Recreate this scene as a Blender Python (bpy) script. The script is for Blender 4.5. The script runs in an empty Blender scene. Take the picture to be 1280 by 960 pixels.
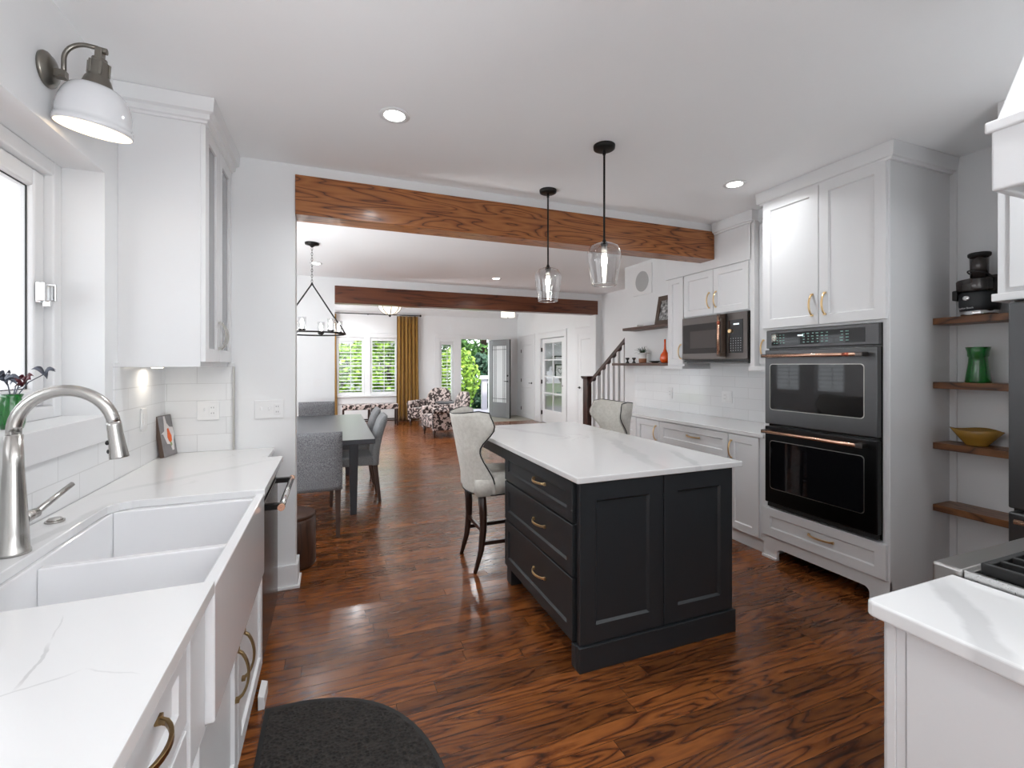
import bpy, bmesh, math, random
from mathutils import Vector, Matrix
random.seed(7)
PI = math.pi
S = bpy.context.scene
COL = S.collection

# ------------------------------------------------------------------ camera, light, exposure
cam_d = bpy.data.cameras.new('camera'); cam = bpy.data.objects.new('camera', cam_d); COL.objects.link(cam)
cam.location = (0, 0, 1.44)
cam.rotation_euler = (PI/2, 0, -math.atan2(224.3, 572.6))
cam_d.sensor_width = 36.0; cam_d.lens = 36.0*572.6/1280; cam_d.shift_y = -(480-456.2)/1280
cam_d.clip_start = 0.03; cam_d.clip_end = 300
S.camera = cam
S.view_settings.view_transform = 'Standard'; S.view_settings.look = 'None'
S.view_settings.exposure = 0.68; S.view_settings.gamma = 1.0; S.view_settings.use_curve_mapping = False
S.cycles.use_denoising = True
S.cycles.max_bounces = 12; S.cycles.diffuse_bounces = 6; S.cycles.glossy_bounces = 5
S.cycles.transmission_bounces = 8; S.cycles.transparent_max_bounces = 16
S.cycles.sample_clamp_indirect = 8.0
S.cycles.caustics_reflective = False; S.cycles.caustics_refractive = False
SKY = 2.05
CAN_W = 6.2
CAN_FAR = 18.0
W = bpy.data.worlds.new('overcast_sky'); S.world = W; W.use_nodes = True
bg = W.node_tree.nodes['Background']; bg.inputs[0].default_value = (0.90, 0.95, 1.0, 1); bg.inputs[1].default_value = SKY
sun_d = bpy.data.lights.new('sun', 'SUN'); sun_d.energy = 3.6; sun_d.angle = 0.03; sun_d.color = (1, .95, .85)
sun = bpy.data.objects.new('sun', sun_d); COL.objects.link(sun); sun.rotation_euler = (math.radians(38), 0, math.radians(-22))

def bounce(x, y, z, w, size):      # unseen fill lights, added to brighten the ceilings
    d = bpy.data.lights.new('fill_uplight', 'AREA'); d.shape = 'DISK'; d.size = size; d.energy = w; d.color = (.93, .97, 1.0)
    o = bpy.data.objects.new('fill_uplight', d); COL.objects.link(o); o.location = (x, y, z); o.rotation_euler = (PI, 0, 0)
bounce(1.5, -1.6, .8, 82, .9); bounce(2.40, .30, 1.05, 4.5, .4); bounce(-1.9, 3.85, .4, 76, .7); bounce(-2.3, 8.3, .4, 150, .8)
def down(x, y, z, w):              # fill lights without fixtures, added unseen to brighten counters and far rooms
    d = bpy.data.lights.new('fill_downlight', 'AREA'); d.shape = 'DISK'; d.size = .10; d.energy = w; d.color = (.93, .97, 1.0); d.spread = math.radians(150)
    o = bpy.data.objects.new('fill_downlight', d); COL.objects.link(o); o.location = (x, y, z if x < 5 else 2.55)
for x, y, w in ((1.32, .22, 5), (2.69, .75, 4.5), (.30, -1.6, 8), (2.69, -1.6, 12), (-1.6, 4.4, 7), (5.9, 9.6, 5)): down(x, y, 2.73, w)
for x, y in ((.4, 8.6), (2.6, 8.6), (.4, 11.0), (3.2, 9.6)): down(x, y, 2.89, 13)
# ------------------------------------------------------------------ node helpers
class NT:
    def __init__(s, name):
        s.m = bpy.data.materials.new(name); s.m.use_nodes = True
        s.t = s.m.node_tree; s.b = s.t.nodes['Principled BSDF']; s.out = s.t.nodes['Material Output']
    def n(s, typ, **kw):
        nd = s.t.nodes.new(typ)
        for k, v in kw.items(): setattr(nd, k, v)
        return nd
    def l(s, a, b): s.t.links.new(a, b)
    def put(s, sock, v):
        if isinstance(v, bpy.types.NodeSocket): s.l(v, sock)
        else: sock.default_value = v
    def math(s, op, a, b=None, c=None):
        nd = s.n('ShaderNodeMath', operation=op); s.put(nd.inputs[0], a)
        if b is not None: s.put(nd.inputs[1], b)
        if c is not None: s.put(nd.inputs[2], c)
        return nd.outputs[0]
    def xyz(s):
        tc = s.n('ShaderNodeTexCoord'); sp = s.n('ShaderNodeSeparateXYZ'); s.l(tc.outputs['Object'], sp.inputs[0])
        return sp.outputs[0], sp.outputs[1], sp.outputs[2]
    def vec(s, x, y, z=0.0):
        c = s.n('ShaderNodeCombineXYZ')
        for i, v in enumerate((x, y, z)): s.put(c.inputs[i], v)
        return c.outputs[0]
    def noise(s, v, scale, detail=2.0, rough=0.5, dist=0.0):
        nd = s.n('ShaderNodeTexNoise'); s.l(v, nd.inputs['Vector']); nd.inputs['Scale'].default_value = scale
        nd.inputs['Detail'].default_value = detail; nd.inputs['Roughness'].default_value = rough; nd.inputs['Distortion'].default_value = dist
        return nd.outputs[0]
    def white(s, v):
        nd = s.n('ShaderNodeTexWhiteNoise', noise_dimensions='3D'); s.l(v, nd.inputs['Vector']); return nd.outputs['Value']
    def ramp(s, f, stops, interp='LINEAR'):
        nd = s.n('ShaderNodeValToRGB'); s.l(f, nd.inputs[0]); cr = nd.color_ramp; cr.interpolation = interp
        while len(cr.elements) < len(stops): cr.elements.new(0.5)
        for e, (p, c) in zip(cr.elements, stops):
            e.position = p; e.color = (c[0], c[1], c[2], 1) if isinstance(c, (tuple, list)) else (c, c, c, 1)
        return nd.outputs[0]
    def mix(s, f, a, b, mode='MIX'):
        nd = s.n('ShaderNodeMix', data_type='RGBA', blend_type=mode); s.put(nd.inputs[0], f)
        s.put(nd.inputs[6], (*a, 1) if isinstance(a, tuple) and len(a) == 3 else a)
        s.put(nd.inputs[7], (*b, 1) if isinstance(b, tuple) and len(b) == 3 else b)
        return nd.outputs[2]
    def bump(s, h, strength=0.2, dist=0.01):
        nd = s.n('ShaderNodeBump'); nd.inputs['Strength'].default_value = strength; nd.inputs['Distance'].default_value = dist
        s.l(h, nd.inputs['Height']); s.l(nd.outputs[0], s.b.inputs['Normal'])
    def base(s, c, rough=0.5, metal=0.0):
        s.put(s.b.inputs['Base Color'], (*c, 1) if isinstance(c, tuple) else c)
        s.put(s.b.inputs['Roughness'], rough); s.put(s.b.inputs['Metallic'], metal); return s
MATS = {}
def plain(name, c, rough=0.5, metal=0.0, noise=0.0, scale=30, **kw):
    t = NT(name)
    if noise:
        x, y, z = t.xyz(); f = t.noise(t.vec(x, y, z), scale, 3)
        col = t.mix(f, tuple(v*(1-noise) for v in c), tuple(min(1, v*(1+noise)) for v in c)); t.base(col, rough, metal)
    else: t.base(c, rough, metal)
    for k, v in kw.items(): t.b.inputs[k.replace('_', ' ')].default_value = v
    MATS[name] = t.m; return t.m

plain('wall_paint', (.78, .785, .79), .55, noise=.015, scale=6)
plain('ceiling_paint', (.91, .915, .92), .6, noise=.01, scale=4)
plain('trim_white', (.755, .755, .76), .32)
plain('cabinet_white', (.735, .735, .74), .33)
plain('charcoal_paint', (.018, .021, .024), .42, noise=.06, scale=60)
plain('ceramic', (.82, .82, .83), .12, Coat_Weight=.5)
plain('brass', (.84, .61, .32), .28, 1.0)
plain('nickel', (.50, .48, .45), .30, 1.0)
plain('chrome', (.75, .75, .75), .12, 1.0)
plain('aged_nickel', (.22, .205, .18), .32, 1.0)
plain('black_metal', (.015, .014, .013), .4, .6)
plain('slate_steel', (.115, .115, .118), .34, 1.0)
plain('black_steel', (.030, .030, .031), .3, 1.0)
plain('slate_warm', (.14, .125, .118), .34, 1.0)
plain('copper', (.80, .50, .36), .26, 1.0)
plain('copper_red', (.55, .16, .10), .3, 1.0)
plain('oven_glass', (.004, .004, .005), .04, 0, Specular_IOR_Level=.5)
plain('micro_glass', (.028, .022, .020), .12, 0, Specular_IOR_Level=.3)
plain('micro_window', (.065, .053, .048), .22, 0, Specular_IOR_Level=.3)
plain('black_gloss', (.008, .008, .008), .15)
plain('black_matt', (.012, .012, .012), .55)
plain('white_plastic', (.78, .78, .78), .3)
plain('white_print', (.75, .76, .78), .5)
plain('teal_print', (.22, .40, .36), .5)
plain('shade_white', (.66, .67, .69), .12, Coat_Weight=.6)
plain('dark_leg', (.028, .012, .008), .3)
plain('brown_leg', (.055, .026, .016), .35)
plain('grey_table', (.026, .028, .034), .28, noise=.15, scale=25)
plain('bronze', (.36, .25, .12), .3, 1.0)
plain('dw_face', (.10, .072, .062), .22, 1.0)  # dark stainless, with the floor's brown reflection put into the colour
plain('green_glass', (.005, .17, .02), .06, 0, Coat_Weight=1.0, Transmission_Weight=.25)
plain('amber_glass', (.42, .23, .04), .22, 0, Transmission_Weight=.15)
plain('orange_glass', (.85, .10, .01), .08, 0, Coat_Weight=1.0)
plain('smoke_plastic', (.035, .026, .024), .08, 0, Coat_Weight=.5)
plain('terracotta', (.32, .13, .06), .6)
plain('white_pot', (.78, .78, .77), .4)
plain('leaf_dark', (.02, .055, .025), .45, noise=.4)
plain('soil', (.02, .014, .01), .9)
plain('frame_brown', (.085, .055, .04), .45, noise=.2)
plain('dark_petal', (.10, .012, .02), .4, noise=.4)
plain('slate_leaf', (.09, .10, .13), .45, noise=.4)
plain('curtain_mustard', (.25, .125, .014), .75, noise=.12, scale=15, Sheen_Weight=.25)
plain('grey_glass', (.27, .27, .28), .12)
plain('speaker_grey', (.42, .42, .42), .7)
plain('door_grey', (.20, .203, .21), .25)
plain('porch', (.42, .40, .45), .8)
plain('entry_tile', (.30, .28, .23), .35, noise=.1, scale=12)
plain('pale_fabric_in', (.70, .60, .52), .8)
plain('paper', (.75, .75, .73), .7)
plain('ink', (.05, .05, .05), .7)
plain('stone_blue', (.32, .36, .42), .8)
plain('roof_grey', (.2, .2, .21), .9)
plain('bark', (.06, .04, .03), .9)
plain('grass_green', (.12, .24, .04), .95, noise=.35, scale=8)

def emit(name, c, s):
    t = NT(name); t.base(c, .5); t.b.inputs['Emission Color'].default_value = (*c, 1); t.b.inputs['Emission Strength'].default_value = s
    MATS[name] = t.m
emit('lamp_white', (1.0, .97, .92), 9.0)
emit('lamp_warm', (1.0, .88, .70), 5.0)
emit('bulb_hot', (1.0, .94, .84), 14.0); emit('sconce_bulb', (1.0, .86, .66), 2.5)
emit('fixture_glow', (1.0, .93, .80), .7)
emit('shade_inner', (.95, .86, .72), .55)
emit('clock_glow', (.75, .85, .9), .5)

def clear(name, tint=(1, 1, 1), base_refl=.04, edge=.5, rough=.0):
    # a thin clear sheet: transparent straight through, reflecting more towards grazing
    t = NT(name); t.t.nodes.remove(t.b)
    tr = t.n('ShaderNodeBsdfTransparent'); tr.inputs[0].default_value = (*tint, 1)
    gl = t.n('ShaderNodeBsdfGlossy'); gl.inputs['Roughness'].default_value = rough; gl.inputs[0].default_value = (1, 1, 1, 1)
    lw = t.n('ShaderNodeLayerWeight'); lw.inputs[0].default_value = .3
    f = t.math('MULTIPLY_ADD', t.math('POWER', lw.outputs['Facing'], 2.5), edge, base_refl)
    mx = t.n('ShaderNodeMixShader'); t.l(f, mx.inputs[0]); t.l(tr.outputs[0], mx.inputs[1]); t.l(gl.outputs[0], mx.inputs[2])
    t.l(mx.outputs[0], t.out.inputs[0]); MATS[name] = t.m
clear('window_glass', (1, 1, 1), .03, .35)
clear('lamp_glass', (.88, .885, .89), .10, 1.3)
def frosted():
    t = NT('frost_glass'); t.t.nodes.remove(t.b)
    df = t.n('ShaderNodeBsdfDiffuse'); df.inputs[0].default_value = (.85, .87, .88, 1); tr = t.n('ShaderNodeBsdfTransparent')
    mx = t.n('ShaderNodeMixShader'); mx.inputs[0].default_value = .3; t.l(df.outputs[0], mx.inputs[1]); t.l(tr.outputs[0], mx.inputs[2]); t.l(mx.outputs[0], t.out.inputs[0]); MATS['frost_glass'] = t.m
frosted()
clear('smoke_clear', (.25, .20, .19), .08, .4)

def wood(name, axis, dark, mid, light, boards=None, rough=.3, grain=16, sx=1.1, sy=9.0, coat=0.0, amt=1.0, side=None):
    """oak-like grain along one axis ('x','y','z'); boards=(width,length) lays strips"""
    t = NT(name); x, y, z = t.xyz()
    a, b, c = {'x': (x, y, z), 'y': (y, x, z), 'z': (z, x, y)}[axis]
    if boards:
        bw, bl = boards
        row = t.math('FLOOR', t.math('DIVIDE', b, bw)); r1 = t.white(t.vec(row, 3.1, 7.7))
        sh = t.math('ADD', t.math('DIVIDE', a, bl), t.math('MULTIPLY', r1, 7.3))
        colm = t.math('FLOOR', sh); rnd = t.white(t.vec(row, colm, 1.3)); rnd2 = t.white(t.vec(colm, row, 9.3))
        fy = t.math('FRACT', t.math('DIVIDE', b, bw)); fx = t.math('FRACT', sh)
        ey = t.math('MINIMUM', fy, t.math('SUBTRACT', 1.0, fy)); ex = t.math('MULTIPLY', t.math('MINIMUM', fx, t.math('SUBTRACT', 1.0, fx)), bl/bw)
        gap = t.math('LESS_THAN', t.math('MINIMUM', ey, ex), .012)
        v = t.vec(t.math('MULTIPLY_ADD', a, sx, t.math('MULTIPLY', rnd, 41.0)), t.math('MULTIPLY_ADD', b, sy, t.math('MULTIPLY', rnd2, 17.0)), t.math('MULTIPLY', rnd, 23.0))
    else:
        bc = t.math('ADD', b, t.math('MULTIPLY', c, .7)); rnd = None
        v = t.vec(t.math('MULTIPLY', a, sx), t.math('MULTIPLY', bc, sy), t.math('MULTIPLY', c, 3.0))
    n1 = t.noise(v, 1.0, 2.0, .45, .25)
    ring = t.math('ABSOLUTE', t.math('SUBTRACT', t.math('FRACT', t.math('MULTIPLY', n1, grain)), .5))
    ring = t.math('MULTIPLY', ring, 2.0)
    fib = t.noise(t.vec(t.math('MULTIPLY', a, 9.0), t.math('MULTIPLY', b, 190.0), t.math('MULTIPLY', c, 190.0)), 1.0, 2, .6)
    f = t.math('ADD', t.math('MULTIPLY', t.math('POWER', ring, .6), .66), t.math('MULTIPLY', fib, .38))
    col = t.ramp(f, [(.20, dark), (.44, mid), (.92, light)])
    if boards:
        tone = t.ramp(rnd, [(0, .68), (.5, .98), (1, 1.35)])
        col = t.mix(1.0, col, tone, 'MULTIPLY')
        col = t.mix(gap, col, (.012, .005, .003))
        t.bump(t.math('SUBTRACT', t.math('MULTIPLY', f, .15), gap), .035, .003)
    else: t.bump(f, .08, .004)
    t.base(col, t.math('MULTIPLY_ADD', f, -.10, rough+.08)); t.b.inputs['Coat Weight'].default_value = coat; t.b.inputs['Coat Roughness'].default_value = .12
    MATS[name] = t.m
wood('floor_oak', 'x', (.010, .0025, .0010), (.115, .0310, .0075), (.255, .084, .021), boards=(.083, 1.15), rough=.24, coat=.1, grain=9, sx=1.5, sy=13)
wood('beam_oak', 'x', (.035, .008, .002), (.25, .078, .019), (.40, .150, .042), rough=.3, grain=15, sx=.9, sy=10, coat=.12)
wood('beam_walnut', 'x', (.03, .008, .003), (.105, .027, .009), (.16, .048, .017), rough=.3, grain=9, sx=.6, sy=8, coat=.12)
wood('shelf_walnut', 'y', (.016, .006, .0025), (.125, .045, .015), (.24, .10, .036), rough=.35, grain=7, sx=2.2, sy=9)
wood('shelf_brown', 'y', (.03, .012, .008), (.075, .032, .020), (.11, .05, .032), rough=.4, grain=6)
wood('mahogany', 'z', (.010, .004, .003), (.035, .010, .007), (.060, .018, .011), rough=.28, grain=7)
wood('stump_wood', 'z', (.010, .004, .002), (.040, .016, .009), (.065, .028, .015), rough=.35, grain=7)

def marble(name, lines=(), org=(0, 0)):
    t = NT(name); x, y, z = t.xyz(); x = t.math('ADD', x, org[0]); y = t.math('ADD', y, org[1]); v = t.vec(x, y, z)
    warp = t.noise(v, 1.7, 4, .55)
    n2 = t.noise(t.vec(t.math('ADD', x, warp), y, t.math('ADD', z, 4.0)), 1.3, 3, .5)
    thin = t.math('SUBTRACT', 1.0, t.math('MINIMUM', t.math('DIVIDE', t.math('ABSOLUTE', t.math('SUBTRACT', n2, .47)), .006), 1.0))
    mask = t.ramp(t.noise(t.vec(x, y, t.math('ADD', z, 2.0)), 2.1, 2, .5), [(.50, 0.0), (.66, 1.0)])
    f = t.math('MULTIPLY', t.math('MULTIPLY', thin, mask), .32)
    wob = t.math('SUBTRACT', t.noise(v, 6.0, 4, .6), .5)
    for (x0, y0, x1, y1, w_, amp) in lines:          # broad soft veins running through the slab
        L = math.hypot(x1-x0, y1-y0); nx, ny = -(y1-y0)/L, (x1-x0)/L
        q = t.math('ADD', t.math('MULTIPLY', x, nx), t.math('MULTIPLY_ADD', y, ny, -(x0*nx+y0*ny)))
        s_ = t.math('ADD', t.math('MULTIPLY', x, ny), t.math('MULTIPLY_ADD', y, -nx, -(x0*ny-y0*nx)))
        fade = t.ramp(t.math('DIVIDE', t.math('ABSOLUTE', t.math('SUBTRACT', s_, L/2)), L/2), [(.55, 1.0), (1.0, 0.0)])
        q = t.math('ABSOLUTE', t.math('MULTIPLY_ADD', wob, max(w_*2.6, .045), q))
        f = t.math('MAXIMUM', f, t.math('MULTIPLY', t.ramp(t.math('DIVIDE', q, w_), [(.55, 1.0), (1.0, 0.0)]), t.math('MULTIPLY', fade, amp)))
    t.base(t.ramp(f, [(0, (.765, .765, .765)), (1, (.45, .45, .455))]), .16); t.b.inputs['Coat Weight'].default_value = .2
    MATS[name] = t.m
marble('quartz'); marble('quartz_corner', [(1.40, .685, 1.05, .390, .033, .42)], (1.28, .32))
marble('quartz_sink', [(-.476, .975, -.500, 1.13, .0035, .5), (-.500, 1.13, -.53, 1.24, .002, .3), (-.55, .94, -.40, 1.01, .003, .35), (-.40, 1.01, -.30, .955, .002, .25), (-.85, 1.6, -.76, 2.2, .03, .35), (-.9, 2.3, -.27, 2.9, .03, .22)], (-.6, 1.7))
marble('quartz_island', [(1.90, 2.95, 1.52, 1.80, .05, .30), (1.75, 1.80, 1.95, 2.30, .03, .35), (1.25, 3.75, 1.62, 2.9, .05, .2)], (1.55, 2.8))

def tile(name, axis):
    t = NT(name); x, y, z = t.xyz()
    br = t.n('ShaderNodeTexBrick'); t.l(t.vec(y if axis == 'x' else x, t.math('SUBTRACT', z, .915), 0.0), br.inputs['Vector'])
    br.inputs['Color1'].default_value = (.78, .785, .79, 1); br.inputs['Color2'].default_value = (.745, .75, .755, 1); br.inputs['Mortar'].default_value = (.62, .62, .62, 1)
    br.inputs['Scale'].default_value = 1.0; br.inputs['Mortar Size'].default_value = .0018; br.inputs['Mortar Smooth'].default_value = .2
    br.inputs['Brick Width'].default_value = .305; br.inputs['Row Height'].default_value = .103
    t.base(br.outputs['Color'], .1)
    t.bump(t.math('MULTIPLY_ADD', br.outputs['Fac'], -1.0, t.math('MULTIPLY', t.noise(t.vec(x, y, z), 7.0, 1), .5)), .25, .004)
    MATS[name] = t.m
tile('tile_side', 'x'); tile('tile_end', 'y')

def fabric(name, c1, c2, scale, rough=.9, stops=(.35, .65), bump=.15):
    t = NT(name); x, y, z = t.xyz(); v = t.vec(x, y, z)
    f = t.noise(v, scale, 2, .6)
    t.base(t.ramp(f, [(stops[0], c1), (stops[1], c2)]), rough); t.b.inputs['Sheen Weight'].default_value = .2
    t.bump(t.noise(v, scale*2, 1), bump, .003); MATS[name] = t.m
fabric('grey_tweed', (.075, .075, .082), (.25, .25, .26), 150)
fabric('grey_plain', (.16, .165, .17), (.24, .245, .25), 120)
fabric('cream_linen', (.55, .53, .48), (.63, .61, .56), 45, bump=.06)
fabric('cowhide', (.022, .011, .009), (.50, .41, .38), 14, .85, (.505, .53), .05)
def matmat():
    t = NT('mat_pile'); x, y, z = t.xyz(); v = t.vec(x, y, z)
    vo = t.n('ShaderNodeTexVoronoi'); t.l(v, vo.inputs['Vector']); vo.inputs['Scale'].default_value = 75
    f = t.math('ADD', t.math('MULTIPLY', vo.outputs['Distance'], .8), t.math('MULTIPLY', t.noise(v, 40, 3), .4))
    t.base(t.ramp(f, [(.25, (.004, .0035, .003)), (.9, (.036, .030, .026))]), .9); t.bump(f, .9, .012); MATS['mat_pile'] = t.m
matmat()
def steel(name, c, axis, rough=.28):
    t = NT(name); x, y, z = t.xyz(); k = {'x': (2, 220, 220), 'y': (220, 2, 220), 'z': (220, 220, 2)}[axis]
    f = t.noise(t.vec(t.math('MULTIPLY', x, k[0]), t.math('MULTIPLY', y, k[1]), t.math('MULTIPLY', z, k[2])), 1.0, 2)
    t.base(t.mix(f, tuple(v*.85 for v in c), tuple(v*1.1 for v in c)), t.math('MULTIPLY_ADD', f, .12, rough-.05), 1.0); MATS[name] = t.m
steel('steel', (.58, .575, .565), 'x'); plain('brushed_nickel', (.52, .505, .48), .27, 1.0); plain('range_steel', (.52, .505, .49), .3, 1.0)
def foliage_mat(name, c1, c2):
    t = NT(name); x, y, z = t.xyz(); f = t.noise(t.vec(x, y, z), 5, 3)
    t.base(t.ramp(f, [(.3, c1), (.7, c2)]), .6); t.b.inputs['Subsurface Weight'].default_value = 0; MATS[name] = t.m
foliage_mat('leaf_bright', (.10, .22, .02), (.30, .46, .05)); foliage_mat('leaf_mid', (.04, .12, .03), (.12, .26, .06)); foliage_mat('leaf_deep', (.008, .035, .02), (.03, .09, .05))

# ------------------------------------------------------------------ mesh builder
class MB:
    def __init__(s): s.v = []; s.f = []; s.m = []; s.sm = []; s.k = 0
    def mat(s, k): s.k = k; return s
    def face(s, idx, smooth=False): s.f.append(tuple(idx)); s.m.append(s.k); s.sm.append(smooth)
    def vert(s, p): s.v.append(Vector(p)); return len(s.v)-1
    def box(s, x0, x1, y0, y1, z0, z1):
        b = len(s.v)
        for z in (z0, z1):
            for y in (y0, y1):
                for x in (x0, x1): s.v.append(Vector((x, y, z)))
        for q in ((0, 2, 3, 1), (4, 5, 7, 6), (0, 1, 5, 4), (2, 6, 7, 3), (0, 4, 6, 2), (1, 3, 7, 5)): s.face([b+i for i in q])
        return s
    def hexa(s, pts):   # 8 points, bottom four then top four, both counter-clockwise
        b = len(s.v); s.v += [Vector(p) for p in pts]
        for q in ((3, 2, 1, 0), (4, 5, 6, 7), (0, 1, 5, 4), (1, 2, 6, 5), (2, 3, 7, 6), (3, 0, 4, 7)): s.face([b+i for i in q])
        return s
    def prism(s, pts, axis, a0, a1, smooth=False):   # polygon in the two other axes, extruded along axis
        def P(p, a): return {'x': (a, p[0], p[1]), 'y': (p[0], a, p[1]), 'z': (p[0], p[1], a)}[axis]
        n = len(pts); b = len(s.v)
        s.v += [Vector(P(p, a0)) for p in pts] + [Vector(P(p, a1)) for p in pts]
        s.face([b+i for i in range(n)][::-1]); s.face([b+n+i for i in range(n)])
        for i in range(n): j = (i+1) % n; s.face((b+i, b+j, b+n+j, b+n+i), smooth)
        return s
    def cyl(s, p0, p1, r0, r1=None, n=20, cap=True, smooth=True):
        r1 = r0 if r1 is None else r1; p0 = Vector(p0); p1 = Vector(p1); d = (p1-p0).normalized()
        u = d.orthogonal().normalized(); w = d.cross(u); b = len(s.v)
        for p, r in ((p0, r0), (p1, r1)):
            for i in range(n): a = 2*PI*i/n; s.v.append(p+(u*math.cos(a)+w*math.sin(a))*r)
        for i in range(n): j = (i+1) % n; s.face((b+i, b+j, b+n+j, b+n+i), smooth)
        if cap: s.face([b+i for i in range(n)][::-1]); s.face([b+n+i for i in range(n)])
        return s
    def lathe(s, prof, c=(0, 0, 0), n=32, M=None, close=False):
        M = M or Matrix(); c = Vector(c); b = len(s.v); k = len(prof)
        for r, z in prof:
            for i in range(n): a = 2*PI*i/n; s.v.append(c+M @ Vector((r*math.cos(a), r*math.sin(a), z)))
        for q in range(k if close else k-1):
            q2 = (q+1) % k
            for i in range(n): j = (i+1) % n; s.face((b+q*n+i, b+q*n+j, b+q2*n+j, b+q2*n+i), True)
        return s
    def tube(s, pts, r, n=10, cap=True, flat=None):
        pts = [Vector(p) for p in pts]; R = r if isinstance(r, (list, tuple)) else [r]*len(pts); b = len(s.v)
        t0 = (pts[1]-pts[0]).normalized(); u = t0.orthogonal().normalized()
        for i, p in enumerate(pts):
            t = ((pts[min(i+1, len(pts)-1)]-pts[max(i-1, 0)])).normalized()
            u = (u-t*u.dot(t)).normalized(); w = t.cross(u)
            for q in range(n): a = 2*PI*q/n; s.v.append(p+(u*math.cos(a)+w*math.sin(a))*R[i])
        for i in range(len(pts)-1):
            for q in range(n): j = (q+1) % n; s.face((b+i*n+q, b+i*n+j, b+(i+1)*n+j, b+(i+1)*n+q), True)
        if cap: s.face([b+q for q in range(n)][::-1]); s.face([b+(len(pts)-1)*n+q for q in range(n)])
        return s
    def ribbon(s, pts, side, w, t):   # flat bar swept along pts; side = width direction
        pts = [Vector(p) for p in pts]; side = Vector(side).normalized(); b = len(s.v)
        for i, p in enumerate(pts):
            tg = (pts[min(i+1, len(pts)-1)]-pts[max(i-1, 0)]).normalized(); nn = tg.cross(side).normalized()
            for a, c in ((-1, -1), (1, -1), (1, 1), (-1, 1)): s.v.append(p+side*(a*w/2)+nn*(c*t/2))
        for i in range(len(pts)-1):
            for q in range(4): j = (q+1) % 4; s.face((b+i*4+q, b+i*4+j, b+(i+1)*4+j, b+(i+1)*4+q))
        s.face((b+3, b+2, b+1, b)); e = b+(len(pts)-1)*4; s.face((e, e+1, e+2, e+3)); return s
    def sphere(s, c, r, sc=(1, 1, 1), n=16, k=10):
        prof = [(max(1e-4, r*math.sin(PI*i/k)), -r*math.cos(PI*i/k)) for i in range(k+1)]
        return s.lathe(prof, c, n, Matrix.Diagonal((sc[0], sc[1], sc[2])))
    def sheet(s, fn, nu, nv, thick=None):   # closed slab from two surfaces fn(u,v,side)
        b = len(s.v)
        for sd in (0, 1):
            for j in range(nv+1):
                for i in range(nu+1): s.v.append(Vector(fn(i/nu, j/nv, sd)))
        N = (nu+1)*(nv+1); I = lambda i, j, sd: b+sd*N+j*(nu+1)+i
        for j in range(nv):
            for i in range(nu):
                s.face((I(i, j, 0), I(i, j+1, 0), I(i+1, j+1, 0), I(i+1, j, 0)), True)
                s.face((I(i, j, 1), I(i+1, j, 1), I(i+1, j+1, 1), I(i, j+1, 1)), True)
        for i in range(nu):
            s.face((I(i, 0, 0), I(i+1, 0, 0), I(i+1, 0, 1), I(i, 0, 1)), True); s.face((I(i, nv, 0), I(i, nv, 1), I(i+1, nv, 1), I(i+1, nv, 0)), True)
        for j in range(nv):
            s.face((I(0, j, 0), I(0, j, 1), I(0, j+1, 1), I(0, j+1, 0)), True); s.face((I(nu, j, 0), I(nu, j+1, 0), I(nu, j+1, 1), I(nu, j, 1)), True)
        return s
    def xf(s, M, start=0):
        for i in range(start, len(s.v)): s.v[i] = M @ s.v[i]
        return s
    def front(s, axis, pos, sg, b0, b1, z0, z1, t=.02, rail=.055, rec=.010, bev=.007, slab=False):
        """a shaker front standing on plane axis=pos, facing sg, spanning b and z"""
        def P(b, z, d): return (pos+sg*d, b, z) if axis == 'x' else (b, pos+sg*d, z)
        def ring(i, d): return [P(b0+i, z0+i, d), P(b1-i, z0+i, d), P(b1-i, z1-i, d), P(b0+i, z1-i, d)]
        loops = [ring(0, 0), ring(0, t-.002), ring(.002, t)]
        if not slab: loops += [ring(rail, t), ring(rail+bev, t-rec)]
        b = len(s.v)
        for L in loops: s.v += [Vector(p) for p in L]
        for k in range(len(loops)-1):
            for i in range(4): j = (i+1) % 4; s.face((b+k*4+i, b+k*4+j, b+k*4+4+j, b+k*4+4+i))
        s.face((b+3, b+2, b+1, b)); e = b+(len(loops)-1)*4; s.face((e, e+1, e+2, e+3)); return s

ORG = {}
def obj(name, mb, mats, parent=None, bevel=0, seg=2, sub=0):
    mats = [mats] if isinstance(mats, str) else list(mats)
    o_ = Vector((0, 0, 0)); p = parent
    if parent is not None: o_ = ORG.get(parent.name, o_)
    me = bpy.data.meshes.new(name); me.from_pydata([v-o_ for v in mb.v], [], mb.f)
    for m in mats: me.materials.append(MATS[m])
    me.polygons.foreach_set('material_index', mb.m); me.polygons.foreach_set('use_smooth', mb.sm)
    bm = bmesh.new(); bm.from_mesh(me); bmesh.ops.recalc_face_normals(bm, faces=bm.faces); bm.to_mesh(me); bm.free()
    o = bpy.data.objects.new(name, me); COL.objects.link(o)
    if parent is not None: o.parent = parent
    ORG[o.name] = o_
    if bevel:
        md = o.modifiers.new('soft_edges', 'BEVEL'); md.width = bevel; md.segments = seg; md.limit_method = 'ANGLE'; md.angle_limit = math.radians(40); md.harden_normals = False
    if sub:
        md = o.modifiers.new('smooth', 'SUBSURF'); md.levels = sub; md.render_levels = sub
    return o
def tag(o, label=None, cat=None, group=None, kind=None):
    if label: o['label'] = label
    if cat: o['category'] = cat
    if group: o['group'] = group
    if kind: o['kind'] = kind
    return o
def thing(name, label, cat, loc=(0, 0, 0), group=None, kind=None):
    o = bpy.data.objects.new(name, None); COL.objects.link(o); o.location = loc; o.empty_display_size = .05
    ORG[o.name] = Vector(loc); return tag(o, label, cat, group, kind)
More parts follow.
